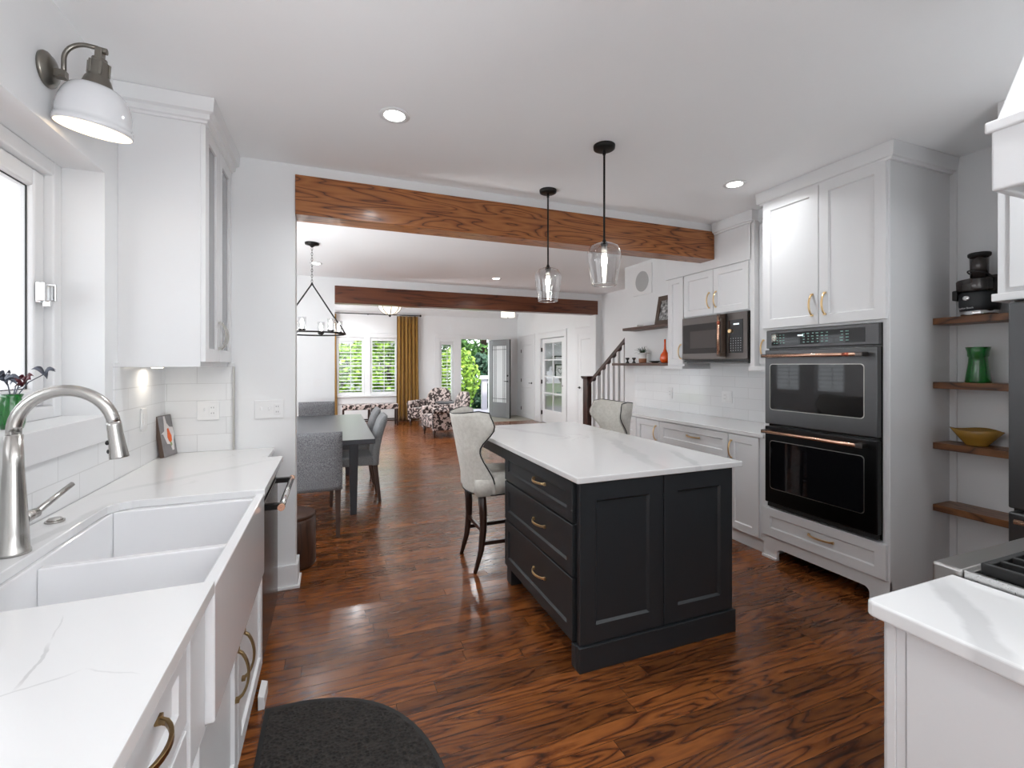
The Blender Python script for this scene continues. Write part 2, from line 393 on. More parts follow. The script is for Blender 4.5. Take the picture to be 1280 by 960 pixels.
def solo(name, mb, mats, label, cat, group=None, kind=None, bevel=0, **kw):
    return tag(obj(name, mb, mats, None, bevel, **kw), label, cat, group, kind)
def struct(name, mb, mats, label=None, parent=None, bevel=0):
    o = obj(name, mb, mats, parent, bevel); o['kind'] = 'structure'
    if label: o['label'] = label
    return o
def dup(o, loc, rz, label, group=None):
    r = o.copy(); COL.objects.link(r); r.location = loc; r.rotation_euler = (0, 0, rz); r['label'] = label
    if group: r['group'] = group
    for ch in list(o.children):
        c = ch.copy(); COL.objects.link(c); c.parent = r
        for g in list(ch.children):
            d = g.copy(); COL.objects.link(d); d.parent = c
    return r
def tess(poly):
    from mathutils.geometry import tessellate_polygon
    return [list(q) for q in tessellate_polygon([[Vector((x, y, 0)) for x, y in poly]])]
def arc(c, r, a0, a1, n, U, V):
    c = Vector(c); U = Vector(U); V = Vector(V)
    return [c+U*(r*math.cos(a0+(a1-a0)*i/n))+V*(r*math.sin(a0+(a1-a0)*i/n)) for i in range(n+1)]
def pull(parent, c, along, nrm, L=.13, proj=.034, mat='brass'):
    """arched bar pull with square feet; c = centre on the surface"""
    c = Vector(c); a = Vector(along); n = Vector(nrm); m = MB(); w = a.cross(n)
    pts = []
    for i in range(13):
        s = i/12; pts.append(c+a*((s-.5)*L)+n*(.004+(proj-.004)*math.sin(PI*s)**.55))
    m.ribbon(pts, w, .012, .0075)
    for sg in (-1, 1):
        q = c+a*(sg*L/2); m.ribbon([q, q+n*.012], w, .017, .013)
    return obj('handle', m, mat, parent, .0012, 1)
def wall_mb(axis, p0, p1, a0, a1, z0, z1, holes=()):
    A = sorted({a0, a1, *[h[0] for h in holes], *[h[1] for h in holes]}); Zs = sorted({z0, z1, *[h[2] for h in holes], *[h[3] for h in holes]})
    A = [a for a in A if a0 <= a <= a1]; m = MB()
    for i in range(len(A)-1):
        run = None
        for j in range(len(Zs)-1):
            ca = (A[i]+A[i+1])/2; cz = (Zs[j]+Zs[j+1])/2
            hole = any(h[0] < ca < h[1] and h[2] < cz < h[3] for h in holes)
            if not hole:
                if axis == 'x': m.box(p0, p1, A[i], A[i+1], Zs[j], Zs[j+1])
                else: m.box(A[i], A[i+1], p0, p1, Zs[j], Zs[j+1])
    return m
# ------------------------------------------------------------------ the shell
CH = 2.74; CL = 2.90
struct('floor', MB().box(-3.2, 5.0, -3.3, 12.3, -.12, 0), 'floor_oak', 'dark red-brown oak strip floor')
struct('ceiling', MB().box(-3.2, 5.0, -3.3, 7.45, CH, CH+.2), 'ceiling_paint', 'plain white ceiling over kitchen and dining room')
struct('ceiling_living', MB().box(-3.2, 5.0, 7.45, 12.4, CL, CL+.12), 'ceiling_paint', 'white ceiling of the living room beyond the far beam')
WY0, WY1, WZ0, WZ1 = .88, 2.522, 1.222, 2.283
struct('wall_left', wall_mb('x', -1.22, -.93, -3.3, 3.28, 0, CH, [(WY0, WY1, WZ0, WZ1)]), 'wall_paint', 'white wall over the sink with a deep window recess')
struct('wall_left_return', wall_mb('y', 3.28, 3.42, -3.1, -.225, 0, CH), 'wall_paint', 'white wall end beside the dishwasher where the near beam begins')
struct('wall_header', MB().box(-.225, 3.65, 3.28, 3.42, 2.60, CH), 'wall_paint', 'white strip of wall above the near beam')
struct('wall_right', wall_mb('x', 3.65, 3.79, -3.3, 5.17, 0, CH), 'wall_paint', 'white wall behind the ovens and open shelves')
struct('wall_dining_side', wall_mb('x', -3.1, -3.0, 3.42, 12.1, 0, CL, [(3.6, 4.6, .6, 2.3), (5.72, 6.32, .85, 2.1), (6.62, 7.22, .85, 2.1), (7.7, 11.8, .3, 2.7)]), 'wall_paint')  # first and last openings are added out of view to bring daylight in
struct('wall_stair_side', wall_mb('x', 4.65, 4.75, .5, 7.30, 0, CH), 'wall_paint', 'grey-white wall beyond the stair rail')
struct('wall_far_header', wall_mb('y', 7.30, 7.45, -3.0, 5.0, 0, CL, [(.03, 4.555, 0, 2.62)]), 'wall_paint', 'white wall around the wide opening to the living room')
struct('wall_entry', wall_mb('x', 4.90, 5.0, 7.45, 12.1, 0, CL, [(9.22, 10.50, 0, 2.10)]), 'wall_paint', 'white hallway wall with three doors by the entry')
struct('wall_front', wall_mb('y', 12.1, 12.3, -3.1, 5.0, 0, CL, [(.10, .74, .68, 2.13), (.89, 1.56, .68, 2.13), (2.67, 3.05, .30, 2.06), (3.25, 4.09, 0, 2.15)]), 'wall_paint', 'white front wall with shuttered windows and entry door')
struct('wall_near', wall_mb('y', -.16, -.02, 1.0, 3.65, 0, CH), 'wall_paint')
struct('wall_back', wall_mb('y', -3.4, -3.3, -1.22, 3.79, 0, CH, [(.4, 3.4, .2, 2.5)]), 'wall_paint')  # unseen wall, its wide opening added to let daylight in from behind
# beams
tag(struct('beam_kitchen', MB().box(-.225, 3.288, 3.262, 3.435, 2.415, 2.672), 'beam_oak', 'varnished orange-brown oak beam across the kitchen end', bevel=.003), None, 'beam')
tag(struct('beam_dining', MB().box(.03, 4.555, 7.285, 7.46, 2.365, 2.62), 'beam_walnut', 'darker red-brown beam at the far end of the dining room', bevel=.004), None, 'beam')
# baseboards and trims
def base_mb(segs, h=.145, t=.016):
    m = MB()
    for (x0, x1, y0, y1) in segs: m.box(x0, x1, y0, y1, 0, h)
    return m
m = MB(); m.box(-.40, -.209, 3.264, 3.436, 0, .15); m.box(-.41, -.197, 3.252, 3.448, 0, .02)
struct('baseboard_left', m, 'trim_white', 'white baseboard round the wall end by the dishwasher', bevel=.003)
struct('baseboard_far', base_mb([(-3.0, .03, 7.284, 7.30), (4.555, 4.65, 7.284, 7.30)]), 'trim_white', bevel=.003)
struct('baseboard_front', base_mb([(-3.0, 2.5, 12.084, 12.1), (4.87, 4.9, 12.084, 12.1)]), 'trim_white', bevel=.003)
struct('baseboard_entry', base_mb([(4.884, 4.9, 10.72, 10.86), (4.884, 4.9, 11.87, 12.1), (4.884, 4.9, 8.75, 9.0)]), 'trim_white', bevel=.003)
struct('trim_1', MB().prism([(12.1, 2.74), (12.1, 2.9), (11.98, 2.9), (11.985, 2.87), (12.06, 2.78), (12.085, 2.74)], 'x', -3.0, 4.9), 'trim_white', 'crown moulding along the top of the front wall')
struct('trim_2', MB().box(4.50, 4.555, 7.275, 7.47, 0, 2.365), 'trim_white', 'white casing at the right side of the wide opening', bevel=.003)
struct('trim_3', MB().box(3.635, 3.65, 1.655, 1.69, 0, CH-.09), 'trim_white', 'thin white corner strip behind the open shelves', bevel=.002)
struct('trim_4', MB().box(-.575, -.565, 3.262, 3.28, .915, 1.43), 'nickel', 'thin metal edge strip where the end-wall tiles stop')
# tiled backsplashes
struct('wall_tile_left', MB().box(-.93, -.922, -.6, 3.272, .915, 1.115).box(-.93, -.922, 2.60, 3.272, 1.115, 1.45), 'tile_side', 'white subway tile strip under the sink window')
struct('wall_tile_end', MB().box(-.93, -.57, 3.272, 3.28, .915, 1.45), 'tile_end', 'white subway tiles on the short end wall by the framed picture')
struct('wall_tile_right', MB().box(3.642, 3.65, 2.53, 4.94, .915, 1.46), 'tile_side', 'white subway tiles below the microwave')
struct('trim_5', MB().box(-.93, -.905, .80, 2.60, 1.115, 1.222), 'trim_white', 'plain white apron board below the sink window', bevel=.002)

# ------------------------------------------------------------------ kitchen window
def pane_obj(name, m, parent, mat='window_glass'): return obj(name, m, mat, parent)
w = thing('window_1', 'white casement window over the sink, bright daylight outside', 'window', (-1.1, 1.7, 1.22), kind='structure')
m = MB(); fx0, fx1 = -1.21, -1.075
m.box(fx0, fx1, WY0, WY0+.06, WZ0, WZ1); m.box(fx0, fx1, WY1-.06, WY1, WZ0, WZ1); m.box(fx0, fx1, WY0+.06, WY1-.06, WZ1-.06, WZ1); m.box(fx0, fx1, WY0+.06, WY1-.06, WZ0, WZ0+.05)
m.box(fx0, fx1-.01, 1.66, 1.74, WZ0+.05, WZ1-.06)
obj('frame', m, 'trim_white', w, .006)
for (a, b) in ((WY0+.06, 1.66), (1.74, WY1-.06)):
    m = MB(); q = .072; x0, x1 = -1.17, -1.105; z0, z1 = WZ0+.05, WZ1-.06
    m.box(x0, x1, a, a+q, z0, z1); m.box(x0, x1, b-q, b, z0, z1); m.box(x0, x1, a+q, b-q, z1-q, z1); m.box(x0, x1, a+q, b-q, z0, z0+q)
    sh = obj('sash', m, 'trim_white', w, .012, 3)
    g = MB(); e = .0035; a2, b2, c2, d2 = a+q, b-q, z0+q, z1-q
    g.box(-1.132, -1.127, a2, a2+e, c2, d2).box(-1.132, -1.127, b2-e, b2, c2, d2).box(-1.132, -1.127, a2, b2, c2, c2+e).box(-1.132, -1.127, a2, b2, d2-e, d2)
    obj('gasket', g, 'black_matt', sh)
    obj('pane', MB().box(-1.136, -1.132, a2, b2, c2, d2), 'window_glass', sh)
m = MB(); m.box(-1.105, -1.088, 2.395, 2.425, 1.69, 1.775).box(-1.095, -1.066, 2.375, 2.392, 1.695, 1.77).box(-1.085, -1.060, 2.40, 2.418, 1.675, 1.70).box(-1.085, -1.055, 2.427, 2.44, 1.70, 1.77)
obj('latch', m, 'chrome', w, .003)

# ------------------------------------------------------------------ left run: cabinets, sink, counter
LX = -.31
t = thing('base_cabinet', 'white base cabinet under the near end of the sink counter', 'cabinet', (-.6, .6, 0), 'base cabinets below the sink counter')
obj('carcass', MB().box(-.918, LX, -.6, 1.172, .10, .885).box(-.918, LX-.06, -.6, 1.172, 0, .10), 'cabinet_white', t, .002)
for (a, b) in ((.62, 1.165), (.02, .60)):
    d = obj('drawer', MB().front('x', LX, 1, a, b, .675, .868), 'cabinet_white', t); pull(d, (LX+.012, (a+b)/2+.035, .80), (0, 1, 0), (1, 0, 0), .15, .042, 'bronze')
    d = obj('door', MB().front('x', LX, 1, a, b, .115, .66), 'cabinet_white', t)
t = thing('sink_cabinet', 'white cabinet with paired doors directly below the apron sink', 'cabinet', (-.6, 1.8, 0), 'base cabinets below the sink counter')
obj('carcass', MB().box(-.918, LX, 1.175, 2.31, .10, .56).box(-.918, LX-.06, 1.175, 2.31, 0, .10).box(-.918, LX+.024, 1.175, 1.298, .56, .885).box(-.918, LX, 2.186, 2.31, .56, .885), 'cabinet_white', t, .002)
for (a, b, hy) in ((1.262, 1.735, 1.69), (1.741, 2.30, 1.80)):
    d = obj('door', MB().front('x', LX, 1, a, b, .115, .55), 'cabinet_white', t); pull(d, (LX+.02, hy, .445), (0, 0, 1), (1, 0, 0), .16, .038, 'bronze')
obj('foot', MB().prism([(LX+.02, 0), (LX+.045, 0), (LX+.045, .05), (LX+.02, .06)], 'y', 2.16, 2.27), 'cabinet_white', t, .002)
# apron sink: two bowls
SY0, SY1, SX0, SX1, ST = 1.307, 2.183, -.80, -.268, .900
t = thing('apron_sink', 'white double-bowl apron-front sink set into the quartz counter', 'sink', (-.52, 1.75, .9))
m = MB(); zb = .66; wl = .035; yd = 1.69
m.box(SX1-.032, SX1, SY0, SY1, .565, ST)                       # apron
m.box(SX0, SX0+.03, SY0, SY1, zb-.02, .884)
m.box(SX0+.03, SX1-.032, SY0, SY0+.03, zb-.02, .884); m.box(SX0+.03, SX1-.032, SY1-.03, SY1, zb-.02, .884)
m.box(SX0+.03, SX1-.032, yd-.014, yd+.014, zb, .868); m.box(SX0+.03, SX1-.032, SY0+.03, SY1-.03, zb-.02, zb)
obj('basin', m, 'ceramic', t, .004, 2)
for y in (1.48, 1.94): obj('drain', MB().cyl((-.53, y, zb), (-.53, y, zb+.004), .045), 'chrome', t)
# counter with open-front cut-out
c = thing('countertop', 'white quartz counter with grey veins around the apron sink', 'countertop', (-.6, 1.7, .885), 'quartz counters')
m = MB(); cx0, cx1 = -.922, -.267
cut = [(cx1, 1.305)]
cut += [(-.74, 1.305)] + [tuple(p[:2]) for p in arc((-.74, 1.345, 0), .04, -PI/2, -PI, 6, (1, 0, 0), (0, 1, 0))][1:]
cut += [(-.78, 2.09)] + [tuple(p[:2]) for p in arc((-.70, 2.105, 0), .08, PI, PI/2, 6, (1, 0, 0), (0, 1, 0))][1:]
cut += [(cx1, 2.185)]
poly = [(cx0, -.6), (cx1, -.6)] + cut + [(cx1, 2.945), (-.345, 2.945), (-.345, 3.272), (cx0, 3.272)]
tri = tess(poly)
n = len(poly); m.v = [Vector((x, y, .915)) for x, y in poly]+[Vector((x, y, .885)) for x, y in poly]
for a in tri: m.face(a); m.face([i+n for i in a[::-1]])
for i in range(n): j = (i+1) % n; m.face((i, j, j+n, i+n))
obj('slab', m, 'quartz_sink', c, .003)
# air switch button
t = solo('air_switch', MB().cyl((-.865, 1.985, .915), (-.865, 1.985, .921), .026).cyl((-.865, 1.985, .921), (-.865, 1.985, .928), .021, .017), 'brushed_nickel', 'small round metal button set in the counter behind the sink', 'button')
# faucet
t = thing('faucet', 'brushed nickel gooseneck pull-down faucet behind the sink', 'faucet', (-.825, 1.69, .915))
FX, FY = -.825, 1.69
obj('body', MB().lathe([(.0001, 0), (.036, 0), (.036, .008), (.033, .012), (.031, .06), (.026, .16), (.0215, .24), (.0195, .33), (.0001, .33)], (FX, FY, .915), 28), 'brushed_nickel', t)
pts = [(FX, FY, 1.235), (FX, FY, 1.255)] + arc((FX+.112, FY, 1.255), .112, PI, .10, 20, (1, 0, 0), (0, 0, 1))
obj('spout', MB().tube(pts, .0165, 16), 'brushed_nickel', t)
e = Vector(pts[-1]); dr = (e-Vector(pts[-2])).normalized(); dr = (dr+Vector((.0, 0, -.4))).normalized()
Q = Vector((0, 0, 1)).rotation_difference(dr).to_matrix().to_4x4()
m = MB().lathe([(.0001, -.006), (.0172, -.006), (.0182, .004), (.0185, .03), (.0205, .06), (.0238, .098), (.0232, .102), (.0001, .102)], e, 28, Q)
h = obj('spray_head', m, 'brushed_nickel', t)
p = e+dr*.055; m = MB()
for k in (0, .026): q = p+dr*k; obj('button', MB().sphere((q.x-.0205, q.y-.006, q.z), .007, (.7, 1, 1)), 'black_matt', h)
m = MB().cyl((FX+.01, FY+.02, 1.005), (FX+.018, FY+.065, 1.008), .017, .014).cyl((FX+.016, FY+.055, 1.006), (FX+.055, FY+.175, 1.062), .0095, .0075)
obj('lever', m, 'brushed_nickel', t, 0)
# dishwasher
t = thing('dishwasher', 'dark stainless dishwasher under the far end of the sink counter', 'dishwasher', (-.6, 2.62, 0))
obj('tub', MB().box(-.92, -.33, 2.32, 2.93, .10, .882).box(-.92, -.38, 2.32, 2.93, 0, .10), 'black_matt', t)
obj('door', MB().box(-.33, -.292, 2.325, 2.928, .105, .80), 'dw_face', t, .004)
obj('control_strip', MB().box(-.33, -.30, 2.325, 2.928, .805, .88), 'slate_steel', t, .003)
m = MB().cyl((-.218, 2.35, .79), (-.218, 2.905, .79), .014, None, 16)
h = obj('handle', m, 'chrome', t)
for y in (2.36, 2.885): obj('bracket', MB().box(-.295, -.214, y-.014, y+.014, .776, .804), 'black_gloss', h, .003)
for y in (2.325, 2.903): obj('end_cap', MB().cyl((-.218, y, .79), (-.218, y+.024, .79), .0155), 'copper', h)
# outlets and switches
def plate(loc, axis, sg, w, h, kinds, label, cat, group=None):
    t = thing('outlet' if cat == 'outlet' else 'switch_plate', label, cat, loc, group); x, y, z = loc; m = MB()
    def B(m, d0, d1, b0, b1, z0, z1):
        lo, hi = sorted((sg*d0, sg*d1))
        return m.box(x+lo, x+hi, y+b0, y+b1, z+z0, z+z1) if axis == 'x' else m.box(x+b0, x+b1, y+lo, y+hi, z+z0, z+z1)
    obj('cover', B(m, 0, .007, -w/2, w/2, -h/2, h/2), 'white_plastic', t, .002)
    n = len(kinds)
    for i, k in enumerate(kinds):
        b = (i-(n-1)/2)*.046
        if k == 'o':
            m = MB(); B(m, .006, .010, b-.017, b+.017, -.034, .034); r = obj('receptacle', m, 'white_plastic', t, .001)
            for zz in (-.017, .017):
                for bb in (-.006, .006): obj('slot', B(MB(), .010, .0104, b+bb-.0012, b+bb+.0012, zz-.004, zz+.005), 'black_matt', r)
        elif k == 't':
            m = MB(); B(m, .006, .016, b-.005, b+.005, -.004, .016); obj('toggle', m, 'white_plastic', t, .001)
        else:
            m = MB(); B(m, .006, .010, b-.017, b+.017, -.033, .033); obj('rocker', m, 'white_plastic', t, .0015)
    return t
plate((-.704, 3.272, 1.163), 'y', -1, .116, .116, 'to', 'white outlet and switch plate on the tiled end wall beside the framed picture', 'outlet')
plate((-.375, 3.28, 1.158), 'y', -1, .165, .116, 'tto', 'wide white three-gang switch plate on the bare wall end right of the tiles', 'switch')
plate((-.922, 2.93, 1.155), 'x', 1, .072, .118, 'r', 'white switch plate on the left tiled wall just behind the framed picture', 'switch')
plate((3.642, 4.27, 1.115), 'x', -1, .075, .125, 'o', 'white outlet with plug-in cover on the tiles left of the microwave', 'outlet')
plate((3.642, 3.45, 1.122), 'x', -1, .125, .118, 'ro', 'white outlet plate on the tiles directly under the microwave', 'outlet')
plate((-.20, 7.30, 1.18), 'y', -1, .12, .118, 'tt', 'white switch plate on the far dining wall above the table', 'switch')
# little framed picture leaning on the left tiles
t = thing('framed_picture', 'small grey canvas with an orange and white flower leaning on the tiles', 'picture', (-.88, 3.15, .915))
def canvas(u, v, d):   # u across, v up, d out of the face
    base = Vector((-.882, 3.115, .917)); U = Vector((.03, .16, 0)).normalized(); N = Vector((U.y, -U.x, 0)); V = (Vector((0, 0, 1))-N*.16).normalized(); N2 = U.cross(V)
    return base+U*u+V*v+N2*d
def cvbox(m, u0, u1, v0, v1, d0, d1): return m.hexa([canvas(*p) for p in ((u0, v0, d0), (u1, v0, d0), (u1, v0, d1), (u0, v0, d1), (u0, v1, d0), (u1, v1, d0), (u1, v1, d1), (u0, v1, d1))])
CW, CHH = .14, .235
obj('canvas', cvbox(MB(), 0, CW, 0, CHH, -.022, 0), 'frame_brown', t, .001)
plain('art_grey', (.22, .21, .215), .6, noise=.3, scale=20); plain('art_white', (.72, .68, .68), .6); plain('art_orange', (.80, .14, .03), .6, noise=.3, scale=60); plain('art_green', (.30, .36, .18), .6)
def cvpoly(pts, d): m = MB(); m.v = [canvas(a*CW, b*CHH, d) for a, b in pts]; n = len(pts); m.v += [canvas(a*CW, b*CHH, d-.001) for a, b in pts]; m.face(range(n)); m.face(list(range(n, 2*n))[::-1]); [m.face((i, (i+1) % n, n+(i+1) % n, n+i)) for i in range(n)]; return m
obj('print', cvpoly([(.01, .01), (.99, .01), (.99, .99), (.01, .99)], .0012), 'art_grey', t)
obj('petals', cvpoly([(.40, .98), (.50, .98), (.55, .80), (.72, .70), (.95, .68), (.98, .50), (.86, .36), (.80, .12), (.66, .12), (.58, .28), (.36, .30), (.18, .55), (.05, .56), (.30, .62), (.36, .78)], .0024), 'art_white', t)
obj('flower_centre', cvpoly([(.50, .66), (.60, .68), (.66, .58), (.74, .48), (.72, .36), (.60, .32), (.50, .36), (.44, .46), (.48, .56)], .0036), 'art_orange', t)
obj('stem', cvpoly([(.55, .33), (.66, .33), (.70, .26), (.60, .22)], .0036), 'art_green', t)
# upper cabinet, left
t = thing('wall_cabinet', 'tall white wall cabinet with glass-fronted doors left of the near beam', 'cabinet', (-.77, 2.95, 1.43))
obj('carcass', MB().box(-.93, -.603, 2.65, 3.275, 1.43, 2.66), 'cabinet_white', t, .002)
m = MB(); prof = [(0, 2.625), (.010, 2.625), (.012, 2.636), (.024, 2.640), (.026, 2.664), (.044, 2.672), (.050, 2.738), (0, 2.738)]
def crown(m, path, prof):   # path = [(x,y,ox,oy)] with outward directions
    b = len(m.v); k = len(prof)
    for (x, y, ox, oy) in path:
        for (d, z) in prof: m.v.append(Vector((x+ox*d, y+oy*d, z)))
    for i in range(len(path)-1):
        for q in range(k): q2 = (q+1) % k; m.face((b+i*k+q, b+i*k+q2, b+(i+1)*k+q2, b+(i+1)*k+q))
    m.face([b+q for q in range(k)]); m.face([b+(len(path)-1)*k+q for q in range(k)][::-1]); return m
obj('crown', crown(m, [(-.93, 2.65, 0, -1), (-.585, 2.65, 1, -1), (-.585, 3.275, 1, 0)], prof), 'cabinet_white', t)
for (a, b, hy) in ((2.652, 2.948, 2.925), (2.952, 3.272, 2.985)):
    m = MB(); z0, z1, q = 1.455, 2.63, .068; x0, x1 = -.603, -.582
    m.box(x0, x1, a, a+q, z0, z1).box(x0, x1, b-q, b, z0, z1).box(x0, x1, a+q, b-q, z0, z0+q).box(x0, x1, a+q, b-q, z1-q, z1)
    d = obj('door', m, 'cabinet_white', t, .002)
    obj('pane', MB().box(-.597, -.592, a+q, b-q, z0+q, z1-q), 'grey_glass', d)
    pull(d, (x1, hy, 1.60), (0, 0, 1), (1, 0, 0), .14, .036, 'nickel')
lt = thing('puck_light', 'small round light under the left wall cabinet', 'light', (-.86, 2.93, 1.43))
obj('housing', MB().cyl((-.86, 2.93, 1.4255), (-.86, 2.93, 1.43), .030), 'white_plastic', lt); obj('lens', MB().cyl((-.86, 2.93, 1.4235), (-.86, 2.93, 1.4260), .024), 'lamp_warm', lt)
ld = bpy.data.lights.new('lamp', 'AREA'); ld.shape = 'DISK'; ld.size = .05; ld.energy = .28; ld.color = (1, .9, .76)
lo = bpy.data.objects.new('lamp', ld); COL.objects.link(lo); lo.parent = lt; lo.location = (0, 0, -.010)
# sconce
SCY = 2.075
t = thing('wall_sconce', 'wall lamp with aged nickel gooseneck arm and white dome shade', 'lamp', (-.93, SCY, 2.47))
m = MB().lathe([(.0001, 0), (.058, 0), (.060, .006), (.058, .012), (.050, .016), (.046, .022), (.030, .026), (.0001, .028)], (-.93, SCY, 2.468), 28, Matrix.Rotation(PI/2, 4, 'Y'))
obj('backplate', m, 'aged_nickel', t)
m = MB().box(-.93, -.872, SCY-.013, SCY+.013, 2.447, 2.473).cyl((-.885, SCY-.02, 2.455), (-.885, SCY+.02, 2.455), .006)
pts = [(-.880, SCY, 2.46), (-.880, SCY, 2.50)] + arc((-.815, SCY, 2.515), .065, PI, PI/2-.1, 12, (1, 0, 0), (0, 0, 1)) + [(-.785, SCY, 2.578)]
m.tube(pts, .0075, 12); obj('arm', m, 'aged_nickel', t)
TILT = Matrix.Translation((-.778, SCY, 2.572)) @ Matrix.Rotation(math.radians(6), 4, 'Y') @ Matrix.Rotation(math.radians(6), 4, 'X')
m = MB().cyl((-.012, 0, 0), (.02, 0, 0), .011).box(-.010, .010, -.016, .016, -.035, .004).lathe([(.0001, -.028), (.022, -.03), (.023, -.040), (.030, -.044), (.032, -.095), (.036, -.10), (.042, -.118), (.044, -.122), (.050, -.135), (.0001, -.135)], (0, 0, 0), 24)
for k in range(6):
    a = k*PI/3; m.box(.030*math.cos(a)-.004, .030*math.cos(a)+.004, .030*math.sin(a)-.004, .030*math.sin(a)+.004, -.09, -.045)
m.xf(TILT); obj('socket', m, 'aged_nickel', t, .001)
R = .108; prof = [(.046, -.130)]+[(.046+(R-.046)*math.sin(a*PI/2/9), -.130-.118*(1-math.cos(a*PI/2/9))) for a in range(1, 10)]
prof += [(R, -.262), (R+.004, -.264), (R+.004, -.280), (R, -.283)]
inner = [(r-.003, z-.002) for r, z in prof[::-1][1:]]
m = MB().lathe(prof, (0, 0, 0), 40); sh_v = len(m.v)
m.xf(TILT); o = obj('shade', m, 'shade_white', t)
m = MB().lathe([(R, -.283)]+[(r, z) for r, z in inner]+[(.0001, -.134)], (0, 0, 0), 40).xf(TILT); obj('shade_lining', m, 'shade_inner', o)
m = MB().sphere((0, 0, -.19), .028, (1, 1, 1.2)).xf(TILT); obj('bulb', m, 'sconce_bulb', t)
# vase of dark stems on the sill
t = thing('vase', 'green ribbed glass vase with dark curling flowers on the window sill', 'vase', (-1.02, 2.08, WZ0))
m = MB().lathe([(.0001, 0), (.028, 0), (.034, .02), (.036, .06), (.030, .09), (.024, .105), (.030, .118), (.027, .118), (.021, .105), (.0001, .10)], (-1.02, 2.08, WZ0), 24)
for i, v in enumerate(m.v): a = math.atan2(v.y-2.08, v.x+1.02); k = 1+.03*math.cos(12*a); v.x = -1.02+(v.x+1.02)*k; v.y = 2.08+(v.y-2.08)*k
obj('glass', m, 'green_glass', t)
rr = random.Random(3)
for i, (dx, dy, dz) in enumerate(((.01, .05, .13), (.03, .12, .17), (.0, -.04, .15), (.02, .02, .10), (-.02, .08, .12), (.03, -.10, .14))):
    b0 = Vector((-1.02, 2.08, WZ0+.09)); e = b0+Vector((dx, dy, dz*.55)); s_ = obj('stem', MB().tube([b0, b0.lerp(e, .5)+Vector((0, 0, .02)), e], .0018, 6), 'slate_leaf', t)
    m = MB()
    for k in range(5):
        a = rr.uniform(0, 2*PI); d = Vector((math.cos(a)*.6, math.sin(a), rr.uniform(-.5, .6))).normalized()*rr.uniform(.022, .045); w_ = d.orthogonal().normalized()*.009
        m.sheet(lambda u, v, sd, d=d, w_=w_, e=e: e+d*v+w_*((u-.5)*2*math.sin(PI*(.12+.86*v)))+Vector((0, 0, .014*math.sin(PI*v)+.0012*sd)), 2, 5)
    obj('petals', m, 'dark_petal' if i in (0, 3) else 'slate_leaf', s_)
# floor mat
t = thing('floor_mat', 'black half-round textured floor mat in front of the sink', 'mat', (0, 1.6, 0))
pts = []
for i in range(41):
    q = PI/2-PI*i/40; cx_, sy_ = math.cos(q), math.sin(q)
    pts.append((-.262+.645*abs(cx_)**(2/2.5), 1.40+.752*math.copysign(abs(sy_)**(2/2.5), sy_)))
obj('border', MB().prism(pts, 'z', 0, .009), 'black_matt', t, .002)
cxm, cym = .05, 1.5; obj('pile', MB().prism([(cxm+(x-cxm)*.94, cym+(y-cym)*.955) for x, y in pts], 'z', .009, .014), 'mat_pile', t)
# ------------------------------------------------------------------ island
IX0, IX1, IY0, IY1 = 1.09, 2.02, 1.90, 2.86
t = thing('kitchen_island', 'charcoal kitchen island with white quartz top and gold pulls', 'island', (1.55, 2.8, 0))
m = MB(); m.box(IX0, IX1, IY0, IY1, .11, .885); m.box(IX0+.07, IX1, IY0+.02, IY1, 0, .11)
obj('carcass', m, 'charcoal_paint', t, .002)
m = MB(); m.box(IX0-.022, IX1+.012, IY0-.034, IY0, 0, .118); m.box(IX0-.022, IX0+.07, IY0, IY0+.045, 0, .110); m.box(IX1, IX1+.012, IY0, IY1, 0, .11)
obj('base_board', m, 'charcoal_paint', t, .003); obj('foot', MB().box(IX0-.005, IX0+.07, IY1-.075, IY1, 0, .11), 'charcoal_paint', t, .003)
for (a, b) in ((IX0-.012, 1.557), (1.565, IX1)):
    obj('end_panel', MB().front('y', IY0, -1, a, b, .122, .882, .022, .085, .012, .010), 'charcoal_paint', t)
for (z0, z1) in ((.682, .878), (.425, .672), (.118, .415)):
    d = obj('drawer', MB().front('x', IX0, -1, IY0+.035, IY1-.004, z0, z1, .022, .058, .011, .008), 'charcoal_paint', t)
    pull(d, (IX0-.012, 2.325, (z0+z1)/2+.012), (0, 1, 0), (-1, 0, 0), .145, .036)
m = MB(); m.box(IX0+.0, IX0+.025, IY1, 3.72, .80, .885); m.box(IX1-.025, IX1, IY1, 3.72, .80, .885); m.box(IX0, IX1, 3.695, 3.72, .80, .885)
obj('apron', m, 'charcoal_paint', t, .002)
obj('support_post', MB().box(1.46, 1.66, 3.50, 3.69, 0, .885), 'charcoal_paint', t, .004)
obj('top', MB().box(1.058, 2.082, 1.866, 3.76, .885, .915), 'quartz_island', t, .005)

